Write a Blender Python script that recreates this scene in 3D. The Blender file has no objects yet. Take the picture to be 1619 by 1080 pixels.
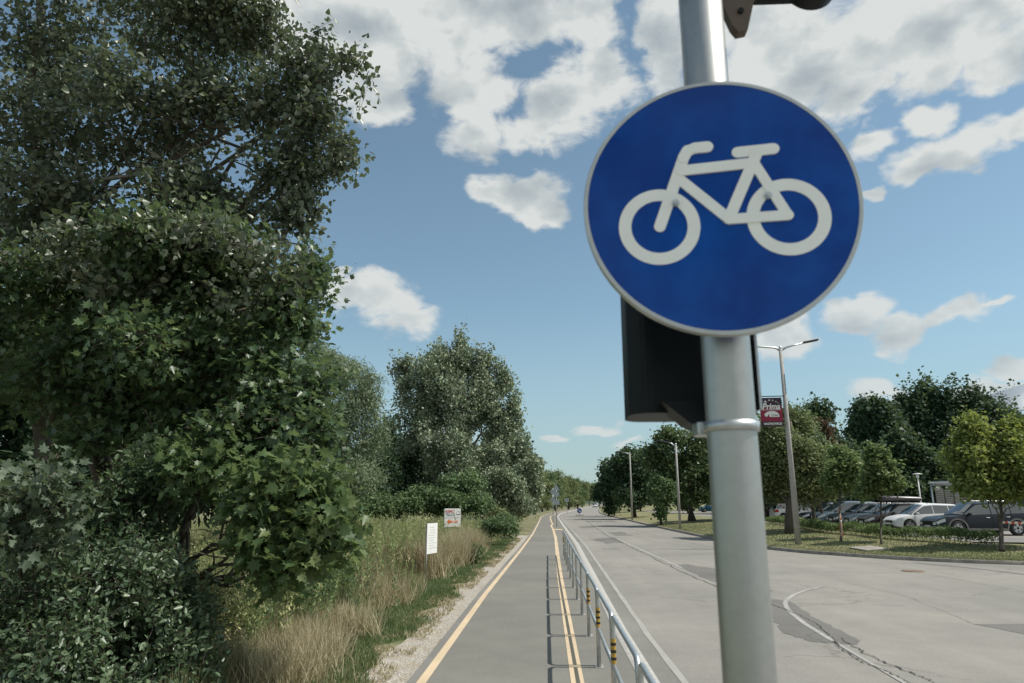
import bpy, bmesh, math, random
import numpy as np
from mathutils import Vector, Matrix, noise as mnoise

random.seed(7)
rng = np.random.default_rng(11)
S = bpy.context.scene
COL = S.collection
rad = math.radians
PI = math.pi

# ------------------------------------------------------------------ camera
PITCH, YAW, FPX = rad(13.2), rad(2.7), 1079.3
cam_d = bpy.data.cameras.new("Camera")
cam = bpy.data.objects.new("Camera", cam_d)
COL.objects.link(cam)
cam.location = (0, 0, 2.0)
cam.rotation_euler = (rad(90) + PITCH, 0, YAW)
cam_d.lens = 24.0
cam_d.sensor_width = 36.0
cam_d.clip_start = 0.05
cam_d.clip_end = 6000
cam_d.dof.use_dof = True
cam_d.dof.focus_distance = 30.0
cam_d.dof.aperture_fstop = 4.5
S.camera = cam

_F = np.array([-math.sin(YAW) * math.cos(PITCH), math.cos(YAW) * math.cos(PITCH), math.sin(PITCH)])
_R = np.array([math.cos(YAW), math.sin(YAW), 0])
_U = np.cross(_R, _F)
_C = np.array([0, 0, 2.0])

def ray(x, y):
    return _F + _R * (x - 809.5) / FPX - _U * (y - 540) / FPX

def at(x, y, Y):
    r = ray(x, y)
    return _C + r * Y / r[1]

def px_m(x, y, Y):
    P = at(x, y, Y)
    return ((P - _C) @ _F) / FPX

# ------------------------------------------------------------------ light and exposure
S.view_settings.view_transform = 'Standard'
S.view_settings.look = 'None'
S.view_settings.exposure = 0.0
S.view_settings.gamma = 1.0
S.render.engine = 'CYCLES'
S.cycles.max_bounces = 6
S.cycles.transparent_max_bounces = 6
S.cycles.use_denoising = True

SUN_EL, SUN_AZ = rad(56), rad(90)          # azimuth clockwise from +Y
sun_d = bpy.data.lights.new("Sun", 'SUN')
sun_d.energy = 5.0
sun_d.angle = rad(0.53)
sun_d.color = (1.0, 0.95, 0.87)
sun = bpy.data.objects.new("Sun", sun_d)
COL.objects.link(sun)
sv = Vector((math.sin(SUN_AZ) * math.cos(SUN_EL), math.cos(SUN_AZ) * math.cos(SUN_EL), math.sin(SUN_EL)))
sun.rotation_euler = sv.to_track_quat('Z', 'Y').to_euler()

W = bpy.data.worlds.new("World")
S.world = W
W.use_nodes = True
nt = W.node_tree
nt.nodes.clear()

class NB:
    """small helper to write node graphs"""
    def __init__(s, nt): s.nt = nt
    def n(s, typ, **kw):
        nd = s.nt.nodes.new(typ)
        for k, v in kw.items(): setattr(nd, k, v)
        return nd
    def link(s, a, b): s.nt.links.new(a, b)
    def setin(s, sock, v):
        if hasattr(v, 'is_linked') or isinstance(v, bpy.types.NodeSocket): s.link(v, sock)
        else: sock.default_value = v
    def math(s, op, a, b=0.0, c=None, clamp=False):
        nd = s.n('ShaderNodeMath', operation=op, use_clamp=clamp)
        s.setin(nd.inputs[0], a); s.setin(nd.inputs[1], b)
        if c is not None: s.setin(nd.inputs[2], c)
        return nd.outputs[0]
    def vmath(s, op, a, b=None, scale=None):
        nd = s.n('ShaderNodeVectorMath', operation=op)
        s.setin(nd.inputs[0], a)
        if b is not None: s.setin(nd.inputs[1], b)
        if scale is not None: s.setin(nd.inputs['Scale'], scale)
        return nd.outputs['Value'] if op in ('LENGTH', 'DOT_PRODUCT') else nd.outputs['Vector']
    def noise(s, vec, scale, detail=4, rough=.55, dist=0.0, out='Fac'):
        nd = s.n('ShaderNodeTexNoise')
        if vec is not None: s.link(vec, nd.inputs['Vector'])
        nd.inputs['Scale'].default_value = scale
        nd.inputs['Detail'].default_value = detail
        nd.inputs['Roughness'].default_value = rough
        nd.inputs['Distortion'].default_value = dist
        return nd.outputs[out]
    def ramp(s, fac, stops, interp='LINEAR'):
        nd = s.n('ShaderNodeValToRGB')
        nd.color_ramp.interpolation = interp
        while len(nd.color_ramp.elements) < len(stops): nd.color_ramp.elements.new(.5)
        for e, (p, c) in zip(nd.color_ramp.elements, stops):
            e.position = p
            e.color = (c, c, c, 1) if isinstance(c, (int, float)) else (*c, 1)
        s.link(fac, nd.inputs[0])
        return nd.outputs[0]
    def mix(s, fac, a, b, blend='MIX'):
        nd = s.n('ShaderNodeMix', data_type='RGBA', blend_type=blend)
        s.setin(nd.inputs[0], fac)
        for k, v in ((6, a), (7, b)):
            if isinstance(v, tuple): v = (*v[:3], 1)
            s.setin(nd.inputs[k], v)
        return nd.outputs[2]
    def maprange(s, v, a, b, c=0., d=1., smooth=False):
        nd = s.n('ShaderNodeMapRange')
        if smooth: nd.interpolation_type = 'SMOOTHSTEP'
        s.link(v, nd.inputs[0])
        for i, q in enumerate((a, b, c, d)): nd.inputs[i + 1].default_value = q
        return nd.outputs[0]

# cumulus clouds: (photo x, y, half width, half height, tilt degrees, strength)
CLOUDS = [
    (560, 30, 200, 100, 0, 1.15), (580, 110, 80, 75, 0, 1.1), (605, 165, 46, 52, 20, .9), (780, 20, 190, 62, 0, 1.1),
    (715, 80, 90, 42, 0, .9), (748, 150, 70, 52, 0, 1.0), (755, 215, 66, 50, -15, 1.0),
    (905, 160, 98, 62, 18, 1.05), (955, 115, 42, 44, 0, .9), (930, 40, 55, 48, 0, .95), (1050, 60, 44, 110, 0, .9),
    (838, 205, 60, 40, 0, .8), (820, 303, 80, 32, -4, .95), (850, 338, 48, 22, 0, .85), (768, 300, 42, 24, 0, .75),
    (1215, 55, 110, 90, 0, 1.15), (1320, 85, 170, 88, 14, 1.15), (1250, 150, 130, 60, 0, 1.05), (1345, 165, 95, 40, 14, .95),
    (1470, 60, 120, 70, 12, 1.1), (1560, 30, 110, 70, 0, 1.0), (1480, 115, 100, 38, 16, .95), (1580, 100, 90, 45, 8, .9),
    (1545, 230, 92, 36, 14, .98), (1460, 262, 62, 28, 10, .85), (1465, 192, 52, 26, 8, .85), (1372, 236, 42, 25, 0, .8), (1610, 195, 55, 25, 10, .8),
    (1384, 303, 22, 14, 0, .7),
    (600, 468, 88, 42, -8, 1.02), (545, 458, 50, 36, 0, .9), (660, 488, 48, 28, -12, .85), (535, 417, 26, 10, 0, .6),
    (1360, 496, 48, 28, 12, .85), (1345, 515, 40, 15, 0, .7), (1430, 526, 58, 22, 4, .95), (1515, 498, 62, 22, 9, .9), (1565, 482, 38, 12, 4, .65),
    (1235, 535, 52, 42, 0, .95), (1595, 572, 44, 20, 4, .85), (1385, 612, 50, 22, 0, .85), (1452, 622, 40, 18, 0, .7), (1538, 608, 46, 18, 4, .8), (1605, 612, 46, 18, 4, .8),
    (945, 680, 42, 14, 0, .8), (878, 696, 28, 11, 0, .7), (985, 708, 32, 12, 0, .55), (1080, 640, 60, 22, 0, .7), (700, 700, 60, 20, 0, .7),
    # clouds outside the photographed part of the sky
    (-500, 150, 330, 160, 10, 1.0), (2300, 260, 380, 150, -5, 1.0), (2100, 560, 160, 50, 0, .9), (60, 560, 150, 50, 0, .7), (-700, 520, 200, 60, 0, .8), (300, -700, 600, 200, 0, .9), (1500, -600, 500, 260, 0, .9),
    (2.3, .55, -.55, .3, 0, 1.1), (-2.3, .5, -.5, .25, 0, 1.1), (2.95, .8, -.6, .3, 0, 1.1), (-2.9, .3, -.5, .16, 0, 1.0), (1.9, .2, -.3, .1, 0, 1.0), (2.8, .2, -.4, .1, 0, 1.0),  # invented clouds behind the camera, added to brighten the fill light
]
nb = NB(nt)
tc = nb.n('ShaderNodeTexCoord')
gen = tc.outputs['Generated']
sep = nb.n('ShaderNodeSeparateXYZ'); nb.link(gen, sep.inputs[0])
uu = nb.math('ARCTAN2', sep.outputs[0], sep.outputs[1])
vv = nb.math('ARCSINE', sep.outputs[2])
cmb = nb.n('ShaderNodeCombineXYZ'); nb.link(uu, cmb.inputs[0]); nb.link(vv, cmb.inputs[1])
uv = cmb.outputs[0]
# ragged outlines: the coordinate itself is pushed about by noise
wob = nb.noise(nb.vmath('MULTIPLY', uv, (1, 1.5, 1)), 9.0, 3, .6, out='Color')
wob2 = nb.vmath('SCALE', nb.vmath('SUBTRACT', wob, (.5, .5, .5)), scale=.085)
uvw = nb.vmath('ADD', uv, wob2)

def angles(x, y):
    r = ray(x, y); r = r / np.linalg.norm(r)
    return math.atan2(r[0], r[1]), math.asin(r[2])

def blobfield(vec):
    cur = None
    for (x, y, rx, ry, rot, st) in CLOUDS:
        if rx < 0:          # given straight as azimuth, height and half sizes in radians
            u0, v0, dx, dy = x, y, -rx, ry
        else:
            u0, v0 = angles(x, y)
            dx = abs(angles(x + rx * .5, y)[0] - angles(x - rx * .5, y)[0])
            dy = abs(angles(x, y + ry * .5)[1] - angles(x, y - ry * .5)[1])
        m = nb.n('ShaderNodeMapping', vector_type='TEXTURE')
        nb.link(vec, m.inputs[0])
        m.inputs['Location'].default_value = (u0, v0, 0)
        m.inputs['Rotation'].default_value = (0, 0, rad(rot))
        m.inputs['Scale'].default_value = (dx, dy, 1)
        d = nb.vmath('LENGTH', m.outputs[0])
        f = nb.math('SUBTRACT', st + (.22 if rx < 65 else 0), d)
        cur = f if cur is None else nb.math('SMOOTH_MAX', cur, f, .12)
    return cur

def cloud_noise(vec):
    v = nb.vmath('MULTIPLY', vec, (1, 1.6, 1))
    a = nb.noise(v, 10.0, 10, .64, .35)
    return a

bf = blobfield(uvw)
cn = cloud_noise(uv)
off = nb.vmath('ADD', uv, (.018, .022, 0))
cn2 = cloud_noise(off)
dens = nb.math('ADD', bf, nb.math('MULTIPLY', nb.math('SUBTRACT', cn, .5), 1.9))
alpha = nb.maprange(dens, -.14, .42, 0, 1, True)
v7 = nb.vmath('MULTIPLY', uv, (1, 1.6, 1)); v8 = nb.vmath('MULTIPLY', nb.vmath('ADD', uv, (.028, .036, 0)), (1, 1.6, 1))
lit = nb.math('ADD', nb.math('MULTIPLY', nb.math('SUBTRACT', cn, cn2), .35), nb.math('SUBTRACT', nb.noise(v7, 8.0, 4, .5), nb.noise(v8, 8.0, 4, .5)))
thick = nb.maprange(dens, .15, 1.05, 0, 1)
shade = nb.math('ADD', nb.math('MULTIPLY', lit, 2.2), nb.math('MULTIPLY', thick, -.22))
bigg = nb.noise(nb.vmath('MULTIPLY', uv, (1, 1.6, 1)), 4.2, 3, .5)
shade = nb.math('ADD', shade, nb.math('MULTIPLY', nb.math('SUBTRACT', bigg, .5), -.5))
shade = nb.math('ADD', shade, 1.0, clamp=True)
ccol = nb.ramp(shade, [(0.0, (.33, .39, .43)), (.45, (.46, .51, .535)), (.8, (.60, .64, .64)), (1.0, (.72, .745, .73))])
sky = nb.n('ShaderNodeTexSky', sky_type='NISHITA')
sky.sun_disc = False
sky.sun_elevation = SUN_EL
sky.sun_rotation = SUN_AZ
sky.air_density = 1.0; sky.dust_density = .5; sky.ozone_density = 1.4
hs = nb.n('ShaderNodeHueSaturation'); hs.inputs['Saturation'].default_value = .78
nb.link(sky.outputs[0], hs.inputs['Color'])
skyc = nb.mix(1.0, hs.outputs[0], (.79, .975, .955), 'MULTIPLY')
bg1 = nb.n('ShaderNodeBackground'); bg1.inputs[1].default_value = .126
skyc = nb.mix(nb.maprange(vv, 0.0, .30, .65, 0.0, True), skyc, (3.0, 3.98, 4.35)); nb.link(skyc, bg1.inputs[0])
bg2 = nb.n('ShaderNodeBackground'); bg2.inputs[1].default_value = 1.0
# clouds near the horizon take the tone of the air before them
hz = nb.maprange(vv, 0.0, .35, .45, 1.0)
ccol2 = nb.mix(hz, (.60, .65, .66), ccol)
nb.link(ccol2, bg2.inputs[0])
ms = nb.n('ShaderNodeMixShader')
alpha = nb.math('MULTIPLY', alpha, nb.maprange(vv, 0.02, .3, .80, .97))
nb.link(alpha, ms.inputs[0]); nb.link(bg1.outputs[0], ms.inputs[1]); nb.link(bg2.outputs[0], ms.inputs[2])
wo = nb.n('ShaderNodeOutputWorld'); nb.link(ms.outputs[0], wo.inputs[0])
W.cycles.sampling_method = 'MANUAL'
W.cycles.sample_map_resolution = 512

# ------------------------------------------------------------------ materials
MATS = {}
def new_mat(name):
    m = bpy.data.materials.new(name); m.use_nodes = True
    m.node_tree.nodes.clear()
    b = NB(m.node_tree)
    out = b.n('ShaderNodeOutputMaterial')
    p = b.n('ShaderNodeBsdfPrincipled')
    b.link(p.outputs[0], out.inputs[0])
    MATS[name] = m
    return m, b, p, out

def plain(name, col, rough=.5, metal=0.0, spec=.5, var=.12, scale=20, bump=0.0, coat=0.0):
    m, b, p, out = new_mat(name)
    g = b.n('ShaderNodeNewGeometry').outputs['Position']
    nz = b.noise(g, scale, 4, .6)
    k = b.maprange(nz, .3, .7, 1 - var, 1 + var)
    c = b.mix(1.0, tuple(col), (1, 1, 1), 'MULTIPLY')
    cc = b.vmath('SCALE', c, scale=k)
    b.link(cc, p.inputs['Base Color'])
    p.inputs['Roughness'].default_value = rough
    p.inputs['Metallic'].default_value = metal
    p.inputs['Specular IOR Level'].default_value = spec
    p.inputs['Coat Weight'].default_value = coat
    p.inputs['Coat Roughness'].default_value = .05
    if bump:
        bn = b.n('ShaderNodeBump'); bn.inputs['Strength'].default_value = bump; bn.inputs['Distance'].default_value = .01
        b.link(nz, bn.inputs['Height']); b.link(bn.outputs[0], p.inputs['Normal'])
    return m

def leafmat(name, stops, rough=.5, tr=.22, under=None, trcol=(.25, .34, .12), spec=.32, tint=.22):
    m, b, p, out = new_mat(name)
    stops = [(q, tuple((1 - tint) * v + tint * (sum(c_) / 3) * w_ for v, w_ in zip(c_, (1.0, 1.05, 1.15)))) for q, c_ in stops]
    at_ = b.n('ShaderNodeAttribute', attribute_name='var')
    c = b.ramp(at_.outputs['Fac'], stops)
    if under:
        g = b.n('ShaderNodeNewGeometry')
        c = b.mix(b.math('MULTIPLY', g.outputs['Backfacing'], .75), c, under)
    b.link(c, p.inputs['Base Color'])
    p.inputs['Roughness'].default_value = rough
    p.inputs['Specular IOR Level'].default_value = spec
    t = b.n('ShaderNodeBsdfTranslucent')
    b.link(b.mix(.55, c, trcol), t.inputs[0])
    mx = b.n('ShaderNodeMixShader'); mx.inputs[0].default_value = tr * 1.35
    b.link(p.outputs[0], mx.inputs[1]); b.link(t.outputs[0], mx.inputs[2])
    b.link(mx.outputs[0], out.inputs[0])
    return m

M_maple = leafmat('maple_leaf', [(0, (0.018, 0.05, 0.018)), (0.5, (0.06, 0.12, 0.038)), (0.85, (0.14, 0.22, 0.07)), (1, (0.22, 0.29, 0.1))], .40, .25, spec=.5)
M_poplar = leafmat('poplar_leaf', [(0, (0.03, 0.055, 0.028)), (0.5, (0.085, 0.12, 0.06)), (1, (0.22, 0.26, 0.14))], .40, .14, under=(.15, .17, .12), spec=.5)
M_dogwood = leafmat('dogwood_leaf', [(0, (0.028, 0.062, 0.026)), (0.5, (0.085, 0.145, 0.06)), (1, (0.2, 0.27, 0.12))], .40, .15, spec=.5)
M_silver = leafmat('pale_leaf', [(0, (0.069, 0.1035, 0.0575)), (0.6, (0.115, 0.161, 0.092)), (1, (0.1725, 0.2185, 0.1265))], .52, .18)
M_willow = leafmat('willow_leaf', [(0, (0.1031, 0.1492, 0.0734)), (0.6, (0.2292, 0.298, 0.1492)), (1, (0.3897, 0.4586, 0.2522))], .68, .18)
M_aspen = leafmat('aspen_leaf', [(0, (0.0992, 0.1587, 0.0794)), (0.5, (0.2152, 0.2911, 0.1488)), (1, (0.5292, 0.5787, 0.3309))], .68, .12, under=(.30, .32, .25))
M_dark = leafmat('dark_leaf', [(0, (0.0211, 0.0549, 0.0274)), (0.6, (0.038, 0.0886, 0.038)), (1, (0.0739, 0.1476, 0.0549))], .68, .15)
M_mid = leafmat('mid_leaf', [(0, (0.0613, 0.115, 0.046)), (0.6, (0.115, 0.2042, 0.0663)), (1, (0.2297, 0.3318, 0.0894))], .68, .2)
M_olive = leafmat('olive_leaf', [(0, (0.1002, 0.1338, 0.049)), (0.6, (0.2005, 0.245, 0.0801)), (1, (0.3341, 0.3564, 0.1114))], .68, .2)
M_lime = leafmat('lime_leaf', [(0, (0.0864, 0.1296, 0.0346)), (0.5, (0.1728, 0.2419, 0.0588)), (1, (0.3802, 0.4147, 0.1037))], .68, .3, trcol=(.30, .34, .05), tint=0.1)
M_brown = leafmat('brown_leaf', [(0, (.07, .05, .025)), (1, (.15, .10, .05))], .6, .2, trcol=(.2, .12, .05))
M_drygrass = leafmat('dry_grass', [(0, (0.22, 0.185, 0.10)), (0.5, (0.42, 0.37, 0.235)), (1, (0.62, 0.56, 0.40))], .7, .25, trcol=(.4, .32, .15), tint=0)
M_weed = leafmat('weed_green', [(0, (0.108, 0.1512, 0.054)), (0.5, (0.216, 0.27, 0.0972)), (0.85, (0.3672, 0.3888, 0.1512)), (1, (0.6048, 0.54, 0.2592))], .6, .25, tint=0.1)
M_green = leafmat('green_grass', [(0, (0.0568, 0.1054, 0.0324)), (0.6, (0.1134, 0.1782, 0.0486)), (1, (0.243, 0.2754, 0.0972))], .6, .25)
M_lawn = leafmat('lawn_grass', [(0, (0.087, 0.116, 0.0362)), (0.5, (0.174, 0.203, 0.0653)), (1, (0.435, 0.3915, 0.203))], .6, .25)
M_hedge = leafmat('hedge_leaf', [(0, (0.0757, 0.1296, 0.0432)), (0.6, (0.1621, 0.2376, 0.0648)), (1, (0.3024, 0.3672, 0.108))], .68, .2, tint=0.15)
M_bark = plain('bark', (.085, .07, .055), .85, var=.4, scale=9, bump=.6)
M_barkgrey = plain('bark_grey', (.22, .20, .17), .85, var=.35, scale=12, bump=.5)
M_alu = plain('aluminium', (.44, .45, .44), .44, .85, var=.05, scale=40)
M_galv = plain('galvanised', (.50, .53, .54), .40, .75, var=.14, scale=25)
M_concrete = plain('concrete', (.36, .35, .33), .85, var=.16, scale=6, bump=.3)
M_black = plain('black_plastic', (.006, .009, .010), .5, spec=.2, var=.1)
M_rubber = plain('rubber', (.02, .02, .021), .8, var=.1)
M_rim = plain('rim', (.45, .46, .47), .3, .7)
M_dkgrey = plain('dark_grey', (.05, .05, .05), .5)
M_brownmetal = plain('bracket_metal', (.12, .09, .07), .6, .3)
M_white = plain('white_paint', (.74, .74, .71), .45, var=.05)
M_signback = plain('sign_back', (.42, .48, .50), .5, .4)
M_glass = plain('car_glass', (.012, .02, .024), .06, 0, spec=.9, var=.05)
MATS['car_glass'].node_tree.nodes['Principled BSDF'].inputs['IOR'].default_value = 1.9
M_lamp = plain('headlight_glass', (.62, .66, .66), .12, 0, spec=.8)
M_red = plain('red_lens', (.45, .02, .02), .25)
M_orange = plain('orange_lens', (.75, .22, .03), .3)
M_yellow = plain('yellow_tape', (.44, .27, .05), .65)
M_tapeblk = plain('black_tape', (.015, .014, .012), .5)
M_wood = plain('fence_wood', (.16, .14, .115), .9, var=.3, bump=.4)

# ------------------------------------------------------------------ mesh helpers
def link_mesh(name, me, parent=None, mats=()):
    for m in mats: me.materials.append(m)
    o = bpy.data.objects.new(name, me)
    COL.objects.link(o)
    if parent is not None: o.parent = parent
    return o

def obj(name, bm, mat, parent=None, smooth=False, loc=None):
    me = bpy.data.meshes.new(name)
    bm.to_mesh(me); bm.free()
    if smooth:
        for p in me.polygons: p.use_smooth = True
    o = link_mesh(name, me, parent, (mat,) if not isinstance(mat, (list, tuple)) else mat)
    if loc is not None: o.location = loc
    return o

def tag(o, label, cat, group=None, kind=None):
    if label: o['label'] = label
    if cat: o['category'] = cat
    if group: o['group'] = group
    if kind: o['kind'] = kind
    return o

def thing(name, label, cat, loc=(0, 0, 0), rz=0, group=None):
    o = bpy.data.objects.new(name, None); COL.objects.link(o)
    o.location = loc; o.rotation_euler = (0, 0, rz)
    o.empty_display_size = .2
    return tag(o, label, cat, group)

def structure(o):
    o['kind'] = 'structure'; return o

def box(bm, c, s, rot=None, bevel=0.0):
    r = bmesh.ops.create_cube(bm, size=1.0)
    vs = r['verts']
    for v in vs: v.co = Vector((v.co.x * s[0], v.co.y * s[1], v.co.z * s[2]))
    if bevel:
        es = list({e for v in vs for e in v.link_edges})
        rr = bmesh.ops.bevel(bm, geom=es, offset=bevel, segments=2, affect='EDGES', profile=.5)
        vs = list({v for f in rr['faces'] for v in f.verts} | {v for v in vs if v.is_valid})
    if rot is not None:
        for v in vs: v.co = rot @ v.co
    for v in vs: v.co += Vector(c)
    return vs

def frames(pts):
    pts = [Vector(p) for p in pts]
    out = []; up = None
    for i, p in enumerate(pts):
        t = (pts[min(i + 1, len(pts) - 1)] - pts[max(i - 1, 0)]).normalized()
        if up is None:
            up = Vector((0, 0, 1)) if abs(t.z) < .9 else Vector((1, 0, 0))
        n = (up - t * up.dot(t))
        n = n.normalized() if n.length > 1e-5 else t.orthogonal().normalized()
        up = n
        out.append((p, n, t.cross(n)))
    return out

def tube(bm, pts, radii, seg=8, caps=True):
    if isinstance(radii, (int, float)): radii = [radii] * len(pts)
    rings = []
    for (p, n, b), r in zip(frames(pts), radii):
        rings.append([bm.verts.new(p + (n * math.cos(a) + b * math.sin(a)) * r) for a in [2 * PI * k / seg for k in range(seg)]])
    for a, b in zip(rings, rings[1:]):
        for k in range(seg):
            bm.faces.new((a[k], a[(k + 1) % seg], b[(k + 1) % seg], b[k])).smooth = True
    if caps:
        bm.faces.new(rings[0][::-1]); bm.faces.new(rings[-1])
    return rings

def prism(bm, poly, y0, y1):
    """poly = list of (x,z); extruded along y"""
    a = [bm.verts.new((x, y0, z)) for x, z in poly]
    b = [bm.verts.new((x, y1, z)) for x, z in poly]
    bm.faces.new(a); bm.faces.new(b[::-1])
    n = len(poly)
    for i in range(n):
        bm.faces.new((a[i], b[i], b[(i + 1) % n], a[(i + 1) % n]))

def polymesh(name, V, F, mat, parent=None, var=None, smooth=False):
    me = bpy.data.meshes.new(name)
    V = np.asarray(V, dtype=np.float32); me.vertices.add(len(V)); me.vertices.foreach_set('co', V.ravel())
    sizes = np.array([len(f) for f in F], dtype=np.int32)
    loops = np.concatenate([np.asarray(f, dtype=np.int32) for f in F])
    me.loops.add(len(loops)); me.loops.foreach_set('vertex_index', loops)
    me.polygons.add(len(F))
    me.polygons.foreach_set('loop_start', np.concatenate(([0], np.cumsum(sizes)[:-1])).astype(np.int32))
    me.polygons.foreach_set('loop_total', sizes)
    if smooth: me.polygons.foreach_set('use_smooth', np.ones(len(F), dtype=bool))
    me.update(calc_edges=True)
    return link_mesh(name, me, parent, (mat,))

def nrm(a):
    return a / np.maximum(np.linalg.norm(a, axis=-1, keepdims=True), 1e-9)

# leaf outlines in (side, along, lift); faces as index tuples
def proto_fold(half, lift=.12):
    """half = points of the right half from base to tip; folded along the midrib"""
    V = []; r = []; l = []
    for i, (x, y) in enumerate(half):
        z = lift * abs(x) * 2 - .10 * y * y
        if abs(x) < 1e-6:
            V.append((0, y, z)); r.append(len(V) - 1); l.append(len(V) - 1)
        else:
            V.append((x, y, z)); r.append(len(V) - 1)
            V.append((-x, y, z)); l.append(len(V) - 1)
    return np.array(V), [tuple(r), tuple(l[::-1])]

P_MAPLE = proto_fold([(0, 0), (.30, -.10), (.24, .10), (.56, .20), (.36, .34), (.44, .62), (.17, .56), (0, 1.0)])
P_POPLAR = proto_fold([(0, 0), (.26, .05), (.40, .25), (.26, .60), (0, 1.0)])
P_OVAL = proto_fold([(0, 0), (.20, .20), (.24, .50), (.12, .82), (0, 1.0)])
P_LANCE = (np.array([(0, 0, 0), (.13, .35, .03), (-.13, .35, .03), (0, 1, -.12)]), [(0, 1, 3, 2)])
P_QUAD = (np.array([(0, 0, 0), (.42, .45, .10), (-.42, .5, .06), (0, 1, -.08)]), [(0, 1, 3, 2)])
P_BLADE = (np.array([(-.5, 0, 0), (.5, 0, 0), (-.35, .5, .0), (.35, .5, .0), (0, 1, 0)]), [(0, 1, 3, 2), (2, 3, 4)])

def leaf_arrays(P, D, N, Sz, proto):
    D = nrm(D); X = nrm(np.cross(D, N)); N2 = np.cross(X, D)
    pv, pf = proto
    V = P[:, None, :] + Sz[:, None, None] * (pv[None, :, 0:1] * X[:, None, :] + pv[None, :, 1:2] * D[:, None, :] + pv[None, :, 2:3] * N2[:, None, :])
    return V.reshape(-1, 3)

def leaf_object(name, P, D, N, Sz, proto, var, mat, parent=None):
    pv, pf = proto
    n, k = len(P), len(pv)
    V = leaf_arrays(P, D, N, Sz, proto)
    me = bpy.data.meshes.new(name)
    me.vertices.add(len(V)); me.vertices.foreach_set('co', V.astype(np.float32).ravel())
    fl = np.concatenate([np.array(f) for f in pf]); fs = np.array([len(f) for f in pf])
    loops = (np.arange(n)[:, None] * k + fl[None, :]).ravel().astype(np.int32)
    sizes = np.tile(fs, n).astype(np.int32)
    me.loops.add(len(loops)); me.loops.foreach_set('vertex_index', loops)
    me.polygons.add(len(sizes))
    me.polygons.foreach_set('loop_start', np.concatenate(([0], np.cumsum(sizes)[:-1])).astype(np.int32))
    me.polygons.foreach_set('loop_total', sizes)
    a = me.attributes.new('var', 'FLOAT', 'FACE')
    a.data.foreach_set('value', np.repeat(var, len(pf)).astype(np.float32))
    me.update(calc_edges=True)
    me.validate()
    return link_mesh(name, me, parent, (mat,))

def snoise(P, f, seed=0.0):
    s = np.zeros(len(P))
    for k, (a, b, c) in enumerate(((1, .7, .4), (-.6, 1.1, .8), (.5, -.9, 1.2), (1.6, .3, -1.1), (.2, 1.9, .9))):
        s += np.sin(f * (P[:, 0] * a + P[:, 1] * b + P[:, 2] * c) + seed * (k + 1) * 1.7 + k)
    return s / 5

def sprays(clumps, n, L, m, up=0.0, inner=.35, gap=-.35, gapf=1.6, seed=1.0, spread=.28, jit=.45, nflat=.9, spike=0.0, sub=0, core=.8):
    """leaf positions gathered on short twigs that fill ellipsoid clumps. Returns P, D, N, twigs"""
    if sub:
        cl2 = []
        for c in clumps:
            ww = c[2] if len(c) > 2 else 1
            cl2.append((c[0], c[1] * .66, ww * core))
            for k in range(sub):
                dd = nrm(rng.normal(size=3)); 
                if dd[2] < -.3: dd[2] *= -.6
                q = .24 + .22 * rng.random()
                cl2.append((c[0] + dd * c[1] * (.62 + .28 * rng.random()), c[1] * q, ww * 1.15))
        clumps = cl2
    w = np.array([(c[1][0] * c[1][1] * c[1][2]) ** .6 * (c[2] if len(c) > 2 else 1) for c in clumps]); w /= w.sum()
    idx = rng.choice(len(clumps), n, p=w)
    C = np.array([c[0] for c in clumps])[idx]; R = np.array([c[1] for c in clumps])[idx]
    d = nrm(rng.normal(size=(n, 3)))
    r = inner + (1 - inner) * rng.random(n) ** .6
    r = r * (1 + .13 * snoise(d * 3 + C, 2.3, seed))
    c = C + d * R * r[:, None]
    if spike:
        c[:, 2] += spike * np.maximum(0, rng.normal(size=n)) * (d[:, 2] > .3)
    keep = snoise(c, gapf, seed) > gap
    c, d = c[keep], d[keep]; n = len(c)
    A = nrm(d + np.array([0, 0, up]) + jit * rng.normal(size=(n, 3)))
    t = rng.random((n, m)) - .35
    side = nrm(np.cross(A, rng.normal(size=(n, 3))))
    off = rng.normal(size=(n, m, 3)).clip(-1.9, 1.9) * spread * L
    P = c[:, None, :] + A[:, None, :] * t[:, :, None] * L + off
    D = nrm(A[:, None, :] * .6 + rng.normal(size=(n, m, 3)) * .8 + np.array([0, 0, -.25]))
    N = nrm(np.array([0, 0, nflat]) + .35 * d[:, None, :] + rng.normal(size=(n, m, 3)) * .75)
    tw = (c - A * L * .5, c + A * L * .65)
    return P.reshape(-1, 3), D.reshape(-1, 3), N.reshape(-1, 3), tw

def twig_arrays(a, b, r):
    """thin three-sided twigs as one array of verts and faces"""
    n = len(a); t = nrm(b - a); s = nrm(np.cross(t, rng.normal(size=(n, 3)))); q = np.cross(t, s)
    ring = [s, -.5 * s + .866 * q, -.5 * s - .866 * q]
    V = np.stack([a + r * x for x in ring] + [b + r * .35 * x for x in ring], 1).reshape(-1, 3)
    F = []
    for i in range(n):
        o = i * 6
        F += [(o, o + 1, o + 4, o + 3), (o + 1, o + 2, o + 5, o + 4), (o + 2, o, o + 3, o + 5)]
    return V, F

def limb_path(a, b, sag=.0, n=6, wig=.06):
    a, b = Vector(a), Vector(b); L = (b - a).length
    out = []
    for i in range(n + 1):
        t = i / n
        p = a.lerp(b, t)
        p.z += math.sin(t * PI) * sag * L
        if 0 < i < n: p += Vector((random.uniform(-1, 1), random.uniform(-1, 1), random.uniform(-1, 1))) * wig * L * .5
        out.append(p)
    return out

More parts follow.
